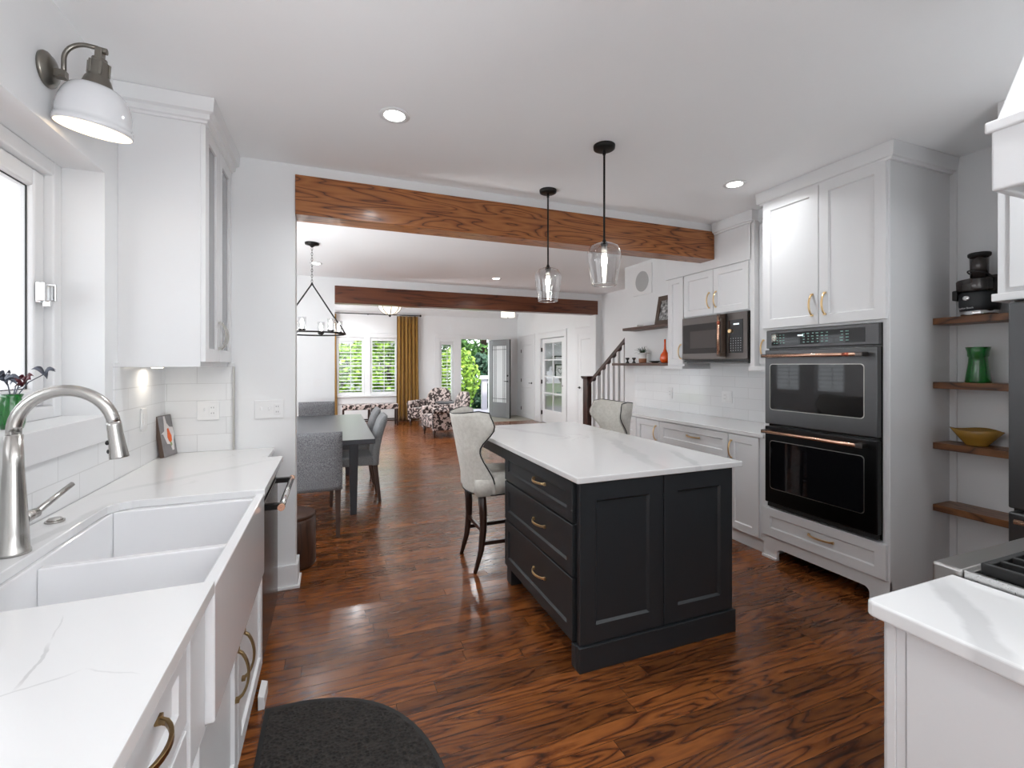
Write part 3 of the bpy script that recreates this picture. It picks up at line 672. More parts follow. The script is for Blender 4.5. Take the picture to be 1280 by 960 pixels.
# ------------------------------------------------------------------ counter stools
def stool():
    t = thing('counter_stool', 'cream wingback counter stool seen from behind at the left side of the island', 'stool', (0, 0, 0), 'cream counter stools')
    SZ = .535
    def seat(u, v, sd):
        s = (u-.5)*2; x = -.21+.44*v; hw = .232*(1-.06*(2*v-1)**4)
        top = SZ+.145-.03*abs(s)**4-.03*(abs(2*v-1))**4
        return (x, hw*s, top if sd else SZ)
    obj('seat', MB().sheet(seat, 12, 12), 'cream_linen', t)
    def lerp(v, P):
        for (a0, b0), (a1, b1) in zip(P, P[1:]):
            if v <= a1: k = (v-a0)/(a1-a0); k = k*k*(3-2*k); return b0+(b1-b0)*k
        return P[-1][1]
    def back(u, v, sd):
        s = (u-.5)*2; a_ = abs(s)
        hw = lerp(v, [(0, .236), (.12, .236), (.55, .205), (.84, .246), (1, .222)])
        wrap = lerp(v, [(0, .15), (.14, .155), (.52, .095), (.84, .225), (1, .215)])
        xc = -.238-.105*v**1.2; H = .560+.034*a_**2-.022*max(0, a_-.84)/.16
        th = .055*(1-.6*a_**4)*(1-.40*v)
        x = xc+wrap*a_**2.3; y = hw*math.sin(s*1.25)/math.sin(1.25)
        return (x+(th if sd else 0), y*(.955 if sd else 1), SZ+v*H)
    b = obj('backrest', MB().sheet(back, 26, 22), 'cream_linen', t)
    pts = [Vector(back(0, .14+.86*v/16, 0)) for v in range(17)]+[Vector(back(u/26, 1, 0)) for u in range(1, 26)]+[Vector(back(1, 1-.86*v/16, 0)) for v in range(17)]
    obj('piping', MB().tube([p+Vector((.004, 0, .001)) for p in pts], .0042, 6), 'black_metal', b)
    pts = [Vector((.22, -.228, SZ+.006))]+[Vector(back(u/26, .0, 0))+Vector((-.002, 0, .006)) for u in range(27)]+[Vector((.22, .228, SZ+.006))]
    obj('nailhead_trim', MB().tube(pts, .0045, 6), 'black_metal', t)
    for sy in (-1, 1):
        pth = [Vector((-.165+dx, sy*(.180+dy), z)) for dx, dy, z in ((.0, 0, SZ+.02), (.010, 0, .42), (.012, 0, .30), (-.005, 0, .15), (-.048, 0, 0))]
        obj('leg', MB().tube(pth, [.030, .029, .026, .021, .014], 8), 'dark_leg', t)
        obj('leg', MB().cyl((.19, sy*.19, SZ+.01), (.205, sy*.195, 0), .025, .015, 8), 'dark_leg', t)
        obj('stretcher', MB().ribbon([(-.165, sy*.182, .20), (.195, sy*.19, .20)], (0, 1, 0), .02, .026), 'dark_leg', t, .003)
    obj('foot_rail', MB().ribbon([(.195, -.19, .24), (.195, .19, .24)], (1, 0, 0), .022, .03), 'dark_leg', t, .003)
    obj('stretcher', MB().ribbon([(-.155, -.18, .28), (-.155, .18, .28)], (1, 0, 0), .02, .028), 'dark_leg', t, .003)
    return t
st = stool(); st.location = (1.13, 3.22, 0)
dup(st, (2.16, 3.50, 0), PI, 'cream wingback counter stool beyond the island, only its back showing above the top', 'cream counter stools')

# ------------------------------------------------------------------ pendants
def pendant():
    t = thing('pendant_light', 'black rod pendant with clear glass shade, larger and nearer over the island', 'lamp', (0, 0, 0), 'glass pendants over the island')
    obj('canopy', MB().lathe([(.0001, -.026), (.05, -.026), (.062, -.020), (.064, -.004), (.064, 0), (.0001, 0)], (0, 0, 0), 32), 'black_metal', t)
    obj('rod', MB().cyl((0, 0, -.58), (0, 0, -.02), .0062, None, 12).cyl((0, 0, -.055), (0, 0, -.02), .009).lathe([(.0062, -.55), (.009, -.560), (.021, -.582), (.022, -.59), (.0001, -.59)], (0, 0, 0), 20), 'black_metal', t)
    zt = -.578; pr = [(.020, zt), (.050, zt-.004), (.082, zt-.020), (.099, zt-.052), (.100, zt-.075), (.093, zt-.130), (.080, zt-.200), (.071, zt-.247)]
    m = MB().lathe(pr, (0, 0, 0), 40); o = obj('shade', m, 'lamp_glass', t)
    obj('rim', MB().lathe([(.071, zt-.244), (.073, zt-.247), (.071, zt-.250), (.069, zt-.247)], (0, 0, 0), 40, None, True), 'chrome', o)
    obj('socket', MB().cyl((0, 0, -.59), (0, 0, -.64), .017, None, 16), 'nickel', t)
    obj('bulb', MB().lathe([(.0001, -.635), (.011, -.64), (.017, -.67), (.018, -.69), (.012, -.72), (.008, -.755), (.0001, -.758)], (0, 0, 0), 20), 'bulb_hot', t)
    return t
pd = pendant(); pd.location = (1.50, 2.33, CH)
dup(pd, (1.492, 3.075, CH), 0, 'black rod pendant with clear glass shade, the second one nearer the beam', 'glass pendants over the island')

# ------------------------------------------------------------------ right wall: tower with double oven
TX = 3.04
t = thing('oven_tower', 'tall white cabinet tower housing the dark double oven', 'cabinet', (3.34, 2.11, 0))
m = MB(); m.box(TX, 3.648, 1.69, 1.71, .0, 2.66); m.box(TX, 3.648, 2.51, 2.53, .0, 2.66); m.box(TX, 3.648, 1.71, 2.51, 1.695, 2.66); m.box(TX+.02, 3.648, 1.71, 2.51, .165, .395); m.box(3.60, 3.648, 1.71, 2.51, .395, 1.695)
m.box(TX, TX+.02, 1.71, 1.728, .17, 1.70); m.box(TX, TX+.02, 2.484, 2.51, .17, 1.70)
obj('carcass', m, 'cabinet_white', t, .002)
m = MB()
va = [(1.69, 0), (1.80, 0)]+[tuple(p[:2]) for p in arc((1.835, .055, 0), .035, PI, PI/2, 5, (1, 0, 0), (0, 1, 0))]+[tuple(p[:2]) for p in arc((2.385, .055, 0), .035, PI/2, 0, 5, (1, 0, 0), (0, 1, 0))]+[(2.42, 0), (2.53, 0), (2.53, .168), (1.69, .168)]
def concave_prism(m, poly, axis, a0, a1):
    tri = tess(poly); n = len(poly); b = len(m.v)
    P = lambda p, a: {'x': (a, p[0], p[1]), 'y': (p[0], a, p[1]), 'z': (p[0], p[1], a)}[axis]
    m.v += [Vector(P(p, a0)) for p in poly]+[Vector(P(p, a1)) for p in poly]
    for q in tri: m.face([b+i for i in q]); m.face([b+n+i for i in q[::-1]])
    for i in range(n): j = (i+1) % n; m.face((b+i, b+j, b+n+j, b+n+i))
    return m
concave_prism(m, va, 'x', TX-.003, TX+.018)
obj('valance', m, 'cabinet_white', t, .001)
m = MB()
for a, b in ((1.675, 1.80), (2.42, 2.54)): m.box(TX-.016, TX-.003, a, b, 0, .02)
obj('shoe_moulding', m, 'cabinet_white', t, .003)
d = obj('drawer', MB().front('x', TX, -1, 1.70, 2.526, .172, .384, .022, .062, .011), 'cabinet_white', t); pull(d, (TX-.012, 2.09, .283), (0, 1, 0), (-1, 0, 0), .16, .036)
for (a, b, hy) in ((1.70, 2.098, 2.055), (2.102, 2.526, 2.142)):
    d = obj('door', MB().front('x', TX, -1, a, b, 1.712, 2.645, .022, .062, .011), 'cabinet_white', t); pull(d, (TX-.022, hy, 1.845), (0, 0, 1), (-1, 0, 0), .14, .036)
prof2 = [(0, 2.640), (.018, 2.640), (.022, 2.652), (.034, 2.656), (.036, 2.662), (.044, 2.738), (0, 2.738)]
obj('crown', crown(MB(), [(3.648, 1.69, 0, -1), (TX-.002, 1.69, -1, -1), (TX-.002, 2.53, -1, 1), (3.30, 2.53, 0, 1)], prof2), 'cabinet_white', t)
# double oven
t = thing('double_oven', 'dark slate double wall oven with copper bar handles', 'oven', (3.3, 2.105, .40))
OY0, OY1, OX = 1.729, 2.483, 3.035
obj('chassis', MB().box(OX, 3.598, OY0, OY1, .398, 1.692), 'black_gloss', t)
m = MB().box(OX-.030, OX, OY0, OY1, 1.562, 1.690); p = obj('control_panel', m, 'slate_steel', t, .004)
obj('display', MB().box(OX-.033, OX-.029, OY0+.075, OY1-.045, 1.582, 1.670), 'oven_glass', p, .0015)
rr = random.Random(5)
m = MB()
for (y0, y1, n, rows) in ((1.89, 1.96, 2, 4), (2.02, 2.21, 6, 4), (2.33, 2.43, 4, 4)):
    for i in range(n):
        for k in range(rows):
            y = y0+(y1-y0)*(i+.2)/n; z = 1.594+k*.019; m.box(OX-.0336, OX-.033, y, y+(y1-y0)/n*rr.uniform(.3, .6), z, z+.006)
obj('key_legend', m, 'teal_print', p)
m = MB().box(OX-.0338, OX-.033, 2.195, 2.235, 1.640, 1.650); obj('clock_readout', m, 'clock_glow', p)
def oven_door(z0, z1, hz, seal):
    m = MB(); m.box(OX-.045, OX-.004, OY0, OY1, z0, z1)
    d = obj('door', m, 'black_steel' if seal else 'slate_steel', t, .006, 3)
    a, b, c, e = OY0+.070, OY1-.042, z0+.105, z1-.100
    def rr_(i): 
        r = .022-i*.3; P = []
        for (cy, cz, s0) in ((a+i+r, c+i+r, PI), (b-i-r, c+i+r, 1.5*PI), (b-i-r, e-i-r, 0), (a+i+r, e-i-r, .5*PI)): P += [(cy+r*math.cos(s0+k*PI/10), cz+r*math.sin(s0+k*PI/10)) for k in range(6)]
        return P
    obj('window_trim', MB().prism(rr_(0), 'x', OX-.0475, OX-.044), 'nickel', d)
    obj('window', MB().prism(rr_(.004), 'x', OX-.0485, OX-.045), 'oven_glass', d)
    m = MB().cyl((OX-.095, OY0+.085, hz), (OX-.095, OY1-.02, hz), .0115, None, 16); obj('handle', m, 'copper', d)
    for y in (OY0+.07, OY1-.035): obj('handle_bracket', MB().box(OX-.105, OX-.044, y-.022, y+.022, hz-.013, hz+.013), 'slate_warm', d, .004)
    return d
d1 = oven_door(1.008, 1.548, 1.505, 0); obj('handle_badge', MB().cyl((OX-.095, OY0+.125, 1.505), (OX-.095, OY0+.165, 1.505), .0125, None, 16), 'copper_red', d1)
d2 = oven_door(.432, .990, .955, 1)
obj('vent_strip', MB().box(OX-.030, OX, OY0+.01, OY1-.01, .400, .426), 'black_matt', t, .002)

# ------------------------------------------------------------------ right wall: base run
BX = 3.06
t = thing('countertop', 'long white quartz counter on the white cabinets below the microwave', 'countertop', (3.35, 3.7, .885), 'quartz counters')
obj('slab', MB().box(3.03, 3.642, 2.533, 4.92, .885, .915), 'quartz', t, .004)
def base_unit(label, y0, y1, build):
    t = thing('base_cabinet', label, 'cabinet', (3.36, (y0+y1)/2, 0), 'base cabinets below the microwave')
    obj('carcass', MB().box(BX, 3.645, y0, y1, .10, .884).box(BX+.02, 3.645, y0, y1, 0, .10), 'cabinet_white', t, .0015); build(t); return t
def one_door(y0, y1, hy):
    def b(t): d = obj('door', MB().front('x', BX, -1, y0+.003, y1-.003, .112, .876, .02, .058), 'cabinet_white', t); pull(d, (BX-.02, hy, .755), (0, 0, 1), (-1, 0, 0), .14, .036)
    return b
def drawers(y0, y1):
    def b(t):
        for z0, z1 in ((.672, .876), (.395, .665), (.112, .388)):
            d = obj('drawer', MB().front('x', BX, -1, y0+.003, y1-.003, z0, z1, .02, .055), 'cabinet_white', t); pull(d, (BX-.012, (y0+y1)/2-.03, (z0+z1)/2+.015), (0, 1, 0), (-1, 0, 0), .15, .036)
    return b
base_unit('narrow white base cabinet with one door right beside the oven tower', 2.535, 2.87, one_door(2.58, 2.87, 2.835))
base_unit('wide white drawer cabinet under the microwave', 2.872, 3.728, drawers(2.872, 3.728))
base_unit('white one-door base cabinet just right of the far stool', 3.73, 4.10, one_door(3.73, 4.10, 3.775))
base_unit('white drawer cabinet at the far end of the counter behind the far stool', 4.102, 4.90, drawers(4.102, 4.90))
# ------------------------------------------------------------------ right wall: uppers
UX = 3.31
t = thing('wall_cabinet', 'white two-door wall cabinet directly above the microwave', 'cabinet', (3.48, 3.27, 1.9), 'white wall cabinets around the microwave')
obj('carcass', MB().box(UX, 3.648, 2.875, 3.672, 1.905, 2.66), 'cabinet_white', t, .002)
obj('frieze', MB().box(UX-.02, UX, 2.862, 3.93, 2.335, 2.66), 'cabinet_white', t, .002)
for (a, b, hy) in ((2.895, 3.279, 3.245), (3.283, 3.662, 3.325)):
    d = obj('door', MB().front('x', UX, -1, a, b, 1.915, 2.328, .02, .058), 'cabinet_white', t); pull(d, (UX-.02, hy, 2.045), (0, 0, 1), (-1, 0, 0), .14, .034)
obj('crown', crown(MB(), [(3.40, 2.862, 0, -1), (UX-.02, 2.862, -1, -1), (UX-.02, 3.255, -1, 0)], prof2), 'cabinet_white', t)
t = thing('wall_cabinet', 'narrow white wall cabinet squeezed between the microwave and the oven tower', 'cabinet', (3.48, 2.7, 1.4), 'white wall cabinets around the microwave')
obj('carcass', MB().box(3.36, 3.648, 2.535, 2.862, 1.43, 2.66).box(UX-.02, 3.648, 2.832, 2.872, 1.43, 2.66), 'cabinet_white', t, .002)
d = obj('door', MB().front('x', 3.36, -1, 2.54, 2.828, 1.45, 2.62, .02, .055), 'cabinet_white', t); pull(d, (3.34, 2.785, 1.575), (0, 0, 1), (-1, 0, 0), .14, .036)
obj('light_rail', MB().box(UX-.035, 3.648, 2.535, 2.882, 1.392, 1.43), 'cabinet_white', t, .003)
obj('crown', crown(MB(), [(3.36, 2.535, -1, 0), (3.36, 2.86, -1, 0)], prof2), 'cabinet_white', t)
t = thing('wall_cabinet', 'narrow white wall cabinet left of the microwave beside the open shelves', 'cabinet', (3.48, 3.8, 1.4), 'white wall cabinets around the microwave')
obj('carcass', MB().box(UX, 3.648, 3.672, 3.92, 1.43, 2.738), 'cabinet_white', t, .002)
d = obj('door', MB().front('x', UX, -1, 3.675, 3.885, 1.45, 2.328, .02, .05), 'cabinet_white', t); pull(d, (UX-.02, 3.70, 1.575), (0, 0, 1), (-1, 0, 0), .14, .036)
obj('light_rail', MB().box(UX-.035, 3.648, 3.664, 3.932, 1.40, 1.43), 'cabinet_white', t, .003)
# microwave
MX = 3.268
t = thing('microwave', 'dark bronze over-counter microwave with copper vertical handle', 'microwave', (3.45, 3.27, 1.47))
obj('case', MB().box(MX+.025, 3.645, 2.885, 3.660, 1.470, 1.902), 'black_gloss', t, .003)
dd = obj('door', MB().box(MX, MX+.024, 3.112, 3.660, 1.492, 1.900), 'slate_warm', t, .004)
obj('glass', MB().box(MX-.003, MX, 3.165, 3.645, 1.55, 1.832), 'micro_glass', dd, .001)
obj('window', MB().box(MX-.0045, MX-.003, 3.215, 3.545, 1.60, 1.765), 'micro_window', dd)
pn = obj('control_panel', MB().box(MX, MX+.024, 2.885, 3.108, 1.492, 1.900), 'slate_warm', t, .004)
obj('touch_glass', MB().box(MX-.003, MX, 2.925, 3.075, 1.545, 1.835), 'oven_glass', pn, .001)
obj('dial', MB().cyl((MX-.020, 3.055, 1.738), (MX-.003, 3.055, 1.738), .0165, .018, 24), 'brass', pn)
m = MB()
for i in range(5):
    for k in range(6): m.box(MX-.0036, MX-.003, 2.945+i*.026, 2.951+i*.026, 1.565+k*.021, 1.569+k*.021)
obj('key_legend', m, 'white_print', pn)
obj('clock_readout', MB().box(MX-.0038, MX-.003, 2.965, 3.025, 1.79, 1.803), 'clock_glow', pn)
h = obj('handle', MB().cyl((MX-.062, 3.135, 1.535), (MX-.062, 3.135, 1.875), .0125, None, 16), 'copper', dd)
obj('handle_bracket', MB().box(MX-.070, MX, 3.112, 3.15, 1.515, 1.55).box(MX-.070, MX, 3.112, 3.15, 1.86, 1.893).box(MX-.045, MX, 3.112, 3.128, 1.55, 1.86), 'frame_brown', h, .003)
obj('handle_badge', MB().cyl((MX-.062, 3.135, 1.80), (MX-.062, 3.135, 1.83), .0135, None, 16), 'copper_red', h)
obj('vent_grille', MB().box(MX+.04, 3.6, 2.91, 3.64, 1.455, 1.47), 'slate_steel', t, .002)
# open shelves, left group
t = solo('wall_shelf', MB().box(3.445, 3.648, 3.924, 4.93, 1.872, 1.905), 'shelf_brown', 'upper brown floating shelf left of the microwave, holding a photo frame', 'shelf', 'brown shelves left of the microwave', bevel=.003)
t = solo('wall_shelf', MB().box(3.440, 3.648, 3.924, 5.16, 1.432, 1.463), 'shelf_brown', 'lower brown floating shelf with the potted plant and orange vase', 'shelf', 'brown shelves left of the microwave', bevel=.003)
t = thing('photo_frame', 'brown photo frame leaning on the upper brown shelf', 'frame', (3.6, 4.25, 1.903))
def leanbox(m, y0, y1, z0, z1, d0, d1, x0=3.555, zb=1.903, k=.18):
    P = lambda y, z, d: (x0+(z)*k-d, y, zb+z)
    return m.hexa([P(y0, z0, d0), P(y1, z0, d0), P(y1, z0, d1), P(y0, z0, d1), P(y0, z1, d0), P(y1, z1, d0), P(y1, z1, d1), P(y0, z1, d1)])
m = MB(); a, b, H, q = 4.13, 4.425, .345, .055
leanbox(m, a, b, 0, q, 0, .018); leanbox(m, a, b, H-q, H, 0, .018); leanbox(m, a, a+q, q, H-q, 0, .018); leanbox(m, b-q, b, q, H-q, 0, .018)
obj('frame', m, 'frame_brown', t, .002)
def photo_mat():
    q = NT('photo_print'); x, y, z = q.xyz(); f = q.noise(q.vec(x, y, z), 26, 3, .6)
    q.base(q.ramp(f, [(.38, (.05, .05, .05)), (.55, (.35, .35, .35)), (.68, (.7, .7, .69))]), .3); MATS['photo_print'] = q.m
photo_mat(); obj('print', leanbox(MB(), a+q, b-q, q, H-q, .002, .008), 'photo_print', t)
t = solo('glass_dish', MB().lathe([(.0001, 0), (.036, 0), (.038, .003), (.038, .028), (.035, .028), (.034, .006), (.0001, .005)], (3.53, 4.68, 1.902), 28), 'chrome', 'small round silver dish on the upper brown shelf', 'dish')
t = thing('potted_plant', 'small spiky green plant in a white and terracotta pot', 'plant', (3.54, 4.645, 1.463))
obj('pot', MB().lathe([(.0001, .0), (.042, 0), (.046, .055), (.050, .125), (.046, .125), (.044, .11), (.0001, .108)], (3.54, 4.645, 1.464), 28), 'white_pot', t)
obj('pot_base', MB().lathe([(.0425, .0005), (.0435, .002), (.0475, .052), (.0465, .054)], (3.54, 4.645, 1.464), 28), 'terracotta', t)
m = MB(); rr = random.Random(11)
for i in range(26):
    a = i*2.399; el = rr.uniform(.25, 1.2); L = rr.uniform(.09, .14); d = Vector((math.cos(a)*math.cos(el), math.sin(a)*math.cos(el), math.sin(el))); sd_ = Vector((-math.sin(a), math.cos(a), 0)); b0 = Vector((3.54, 4.645, 1.575))
    m.sheet(lambda u, v, s, d=d, sd_=sd_, L=L, b0=b0: b0+d*L*v+Vector((0, 0, -.03*v*v))+sd_*((u-.5)*.018*(1-v)**.6+0)+Vector((0, 0, .002*s)), 2, 5)
obj('foliage', m, 'leaf_dark', t)
def candle(y, label):
    return solo('candle_holder', MB().lathe([(.0001, 0), (.024, 0), (.022, .008), (.011, .02), (.010, .035), (.014, .045), (.023, .052), (.024, .066), (.018, .068), (.0001, .062)], (3.50, y, 1.4635), 24), 'black_matt', label, 'candle holder', 'black candle holders')
candle(4.90, 'black candle holder at the outer end of the lower brown shelf'); candle(4.765, 'black candle holder standing next to the white plant pot')
t = solo('shallow_bowl', MB().lathe([(.0001, 0), (.03, 0), (.07, .022), (.066, .024), (.03, .006), (.0001, .006)], (3.55, 4.43, 1.4635), 28), 'black_matt', 'small dark shallow bowl between the plant and the orange vase', 'bowl')
t = solo('bud_vase', MB().lathe([(.0001, 0), (.036, 0), (.052, .022), (.058, .055), (.050, .092), (.026, .125), (.013, .16), (.010, .22), (.011, .27), (.008, .27), (.007, .2), (.0001, .19)], (3.54, 4.24, 1.4635), 28), 'orange_glass', 'bright orange long-necked vase half hidden by the wall cabinet', 'vase')
# speaker
t = thing('wall_speaker', 'square flush white speaker with round grey grille high on the wall', 'speaker', (3.645, 4.79, 2.5))
obj('panel', MB().box(3.638, 3.65, 4.60, 4.975, 2.325, 2.70), 'white_plastic', t, .003)
obj('grille', MB().cyl((3.634, 4.787, 2.495), (3.639, 4.787, 2.495), .128, None, 40), 'speaker_grey', t)

# ------------------------------------------------------------------ niche shelves
sh = []
for z, lab in ((1.728, 'topmost dark walnut shelf in the niche, holding the juicer'), (1.335, 'second walnut niche shelf, with the green vase on it'), (.963, 'third walnut niche shelf, with the amber bowl on it'), (.582, 'bottom walnut niche shelf, standing empty')):
    solo('niche_shelf', MB().box(3.455, 3.648, 1.205, 1.688, z-.040, z), 'shelf_walnut', lab, 'shelf', 'walnut shelves beside the oven tower', bevel=.002)
t = thing('juicer', 'black electric juicer with smoked bowl and tall feed chute', 'juicer', (3.545, 1.47, 1.728))
C = (3.540, 1.505, 1.7285); JS = 1.12
obj('base', MB().lathe([(.0001, .022), (.083, .022), (.089, .06), (.090, .125), (.080, .14), (.0001, .14)], C, 36), 'charcoal_paint', t)
obj('foot_band', MB().lathe([(.0001, 0), (.078, 0), (.082, .006), (.084, .028), (.0001, .030)], C, 36), 'chrome', t)
m = MB().lathe([(.0001, .14), (.092, .14), (.098, .15), (.100, .205), (.094, .212), (.05, .222), (.0001, .224)], C, 36)
m.box(C[0]-.05, C[0]+.05, C[1]-.20, C[1]-.06, C[2]+.135, C[2]+.225)
obj('bowl', m, 'smoke_clear', t)
obj('pulp_basket', MB().lathe([(.0001, .141), (.030, .141), (.030, .22), (.0001, .22)], C, 28).lathe([(.0001, .142), (.07, .142), (.074, .19), (.0001, .195)], C, 28), 'nickel', t)
obj('feed_chute', MB().lathe([(.0001, .224), (.040, .224), (.041, .30), (.043, .345), (.0001, .345)], C, 28), 'smoke_plastic', t)
obj('pusher', MB().lathe([(.0001, .345), (.046, .345), (.051, .352), (.051, .366), (.046, .370), (.0001, .370)], C, 28), 'black_matt', t)
bd = [Vector((C[0]-.047*math.cos(q), C[1]+.050*math.sin(q), C[2]+.245+.022*math.sin(q+.9))) for q in [2*PI*k/24 for k in range(25)]]
obj('locking_arm', MB().tube(bd, .0042, 8, False), 'black_matt', t)
obj('side_clip', MB().box(C[0]-.03, C[0]+.03, C[1]+.090, C[1]+.116, C[2]+.10, C[2]+.16), 'black_matt', t, .006)
obj('switch', MB().sphere((C[0]-.088, C[1]+.022, C[2]+.102), .017, (.35, 1, .85)), 'chrome', t)
fd = bpy.data.curves.new('lettering', 'FONT'); fd.body = 'Hamilton Beach'; fd.size = .0135; fd.extrude = .0003; fd.align_x = 'CENTER'
fo = bpy.data.objects.new('lettering', fd); COL.objects.link(fo); bpy.context.view_layer.update()
dg = bpy.context.evaluated_depsgraph_get(); me = bpy.data.meshes.new_from_object(fo.evaluated_get(dg)); bpy.data.objects.remove(fo)
me.materials.clear(); me.materials.append(MATS['white_print'])
for v in me.vertices:      # wrap on the drum, reading from the room
    a = v.co.x/.0905; v.co = Vector((-.0908*math.cos(a)-v.co.z, -.0908*math.sin(a), v.co.y+.040))
lo = bpy.data.objects.new('lettering', me); COL.objects.link(lo); lo.parent = t; lo.location = Vector(C)-Vector((3.545, 1.47, 1.728)); lo.rotation_euler = (0, 0, -.35)
t = solo('green_vase', MB().lathe([(.0001, 0), (.056, 0), (.058, .006), (.044, .115), (.042, .15), (.047, .156), (.048, .182), (.056, .210), (.053, .210), (.044, .182), (.040, .155), (.0001, .15)], (3.55, 1.515, 1.3355), 32), 'green_glass', 'emerald green glass vase with flared neck in the niche', 'vase')
bowlM = MB().lathe([(.0001, 0), (.050, 0), (.052, .004), (.085, .045), (.122, .092), (.118, .094), (.08, .05), (.045, .010), (.0001, .009)], (3.555, 1.525, .9635), 36)
for v in bowlM.v:
    a = math.atan2(v.y-1.525, v.x-3.555); v.z += .006*math.cos(3*a)*max(0, (v.z-1.0)/.06); v.x = 3.555+(v.x-3.555)*.74
t = solo('amber_bowl', bowlM, 'amber_glass', 'wide amber glass bowl in the niche', 'bowl')

# ------------------------------------------------------------------ fridge and its cabinet
t = thing('fridge_cabinet', 'white cabinet over the dark fridge at the right edge', 'cabinet', (3.3, .75, 1.76))
obj('carcass', MB().box(3.065, 3.648, .25, 1.235, 1.79, 2.738), 'cabinet_white', t, .002)
for a, b in ((.30, .735), (.74, 1.185)):
    d = obj('door', MB().front('x', 3.065, -1, a, b, 1.815, 2.62, .02, .058), 'cabinet_white', t); pull(d, (3.045, .70 if a < .5 else .775, 1.95), (0, 0, 1), (-1, 0, 0))
obj('light_rail', MB().box(3.03, 3.648, .25, 1.245, 1.752, 1.79), 'cabinet_white', t, .004)
obj('side_panel', MB().box(3.10, 3.648, 1.185, 1.203, 0, 1.752), 'cabinet_white', t, .002)
t = thing('fridge', 'dark slate french-door fridge with copper handles at the right edge', 'fridge', (3.3, .72, 0))
obj('case', MB().box(3.06, 3.64, .27, 1.175, .02, 1.735), 'black_matt', t, .003)
for a, b in ((.275, .72), (.726, 1.172)): d = obj('door', MB().box(3.0, 3.058, a, b, .760, 1.738), 'slate_steel', t, .008, 3); obj('handle', MB().cyl((2.95, .68 if a < .5 else .77, .83), (2.95, .68 if a < .5 else .77, 1.55), .0125), 'copper', d)
d = obj('freezer_drawer', MB().box(3.0, 3.058, .275, 1.172, .06, .742), 'slate_steel', t, .008, 3)
h = obj('handle', MB().cyl((2.95, .33, .712), (2.95, 1.13, .712), .0125, None, 16), 'copper', d); [obj('bracket', MB().box(2.945, 3.0, y, y+.025, .70, .724), 'black_gloss', h) for y in (.36, 1.075)]

# ------------------------------------------------------------------ range, hood, near right counter
t = thing('gas_range', 'stainless gas range with black grates at the right edge', 'range', (1.83, .36, 0))
RX0, RX1, RY = 1.45, 2.21, .665
obj('body', MB().box(RX0, RX1, -.01, RY-.02, .08, .905).box(RX0+.03, RX1-.03, .04, RY-.08, 0, .08), 'range_steel', t, .003)
obj('front_rail', MB().box(RX0, RX1, RY-.017, RY+.045, .862, .932), 'range_steel', t, .006, 3)
m = MB(); m.box(RX0, RX0+.012, -.01, RY-.019, .90, .934).box(RX1-.012, RX1, -.01, RY-.019, .90, .934).box(RX0, RX1, -.01, .05, .90, .945)
obj('cooktop_trim', m, 'steel', t, .002)
obj('cooktop', MB().box(RX0+.012, RX1-.012, .05, RY-.032, .905, .920), 'black_gloss', t, .002)
obj('front_deck', MB().box(RX0+.012, RX1-.012, RY-.032, RY-.019, .905, .932), 'range_steel', t, .002)
for k in range(3):
    x0 = RX0+.03+k*.236; x1 = x0+.226; m = MB(); y0, y1 = .07, RY-.038
    for a in (x0, x1-.014): m.box(a, a+.014, y0, y1, .93, .955)
    for a in (y0, (y0+y1)/2-.007, y1-.014): m.box(x0+.014, x1-.014, a, a+.014, .935, .955)
    for q in range(1, 4): xx = x0+(x1-x0)*q/4; m.box(xx-.006, xx+.006, y0+.014, y1-.014, .94, .957)
    for a in (x0, x1-.014):
        for c_ in (y0, y1-.014): m.box(a, a+.014, c_, c_+.014, .92, .93)
    g = obj('grate', m, 'black_matt', t, .002)
    for cy in (.19, .42): obj('burner', MB().cyl(((x0+x1)/2, cy, .92), ((x0+x1)/2, cy, .938), .045, .036, 24), 'black_metal', t)
for k in range(5): obj('knob', MB().cyl((RX0+.10+k*.14, RY+.02, .80), (RX0+.10+k*.14, RY-.02, .80), .022, .024, 20), 'copper', t)
obj('oven_door', MB().box(RX0+.01, RX1-.01, RY-.02, RY+.012, .20, .74), 'slate_steel', t, .004)
h = obj('handle', MB().cyl((RX0+.05, RY+.06, .70), (RX1-.05, RY+.06, .70), .012), 'copper', t)
t = thing('countertop', 'white quartz counter with a broad grey vein at the near right corner', 'countertop', (1.28, .32, .885), 'quartz counters')
ctm = MB().prism([(1.109, -.018), (1.446, -.018), (1.446, .668), (1.125, .668), (1.113, .663), (1.109, .652)], 'z', .883, .917)
obj('slab', ctm, 'quartz_corner', t, .006, 3)
t = thing('base_cabinet', 'white end cabinet under the near right counter', 'cabinet', (1.29, .32, 0))
obj('carcass', MB().box(1.145, 1.446, -.018, .632, .10, .883).box(1.145, 1.446, -.018, .57, 0, .10), 'cabinet_white', t, .002)
m = MB().box(1.137, 1.146, .622, .640, .0, .883).box(1.139, 1.146, .604, .622, 0, .883).box(1.135, 1.146, -.018, .601, 0, .883); obj('end_panel', m, 'cabinet_white', t, .002)
d = obj('door', MB().front('y', .632, 1, 1.15, 1.44, .115, .875), 'cabinet_white', t)
t = thing('range_hood', 'white tapered range hood at the upper right corner', 'hood', (1.83, .28, 1.85))
HX0, HX1, HY = 1.435, 2.225, .590
m = MB(); m.box(HX0, HX0+.02, -.018, HY, 1.845, 2.0); m.box(HX1-.02, HX1, -.018, HY, 1.845, 2.0); m.box(HX0+.02, HX1-.02, HY-.02, HY, 1.845, 2.0)
obj('skirt', m, 'cabinet_white', t, .006, 3)
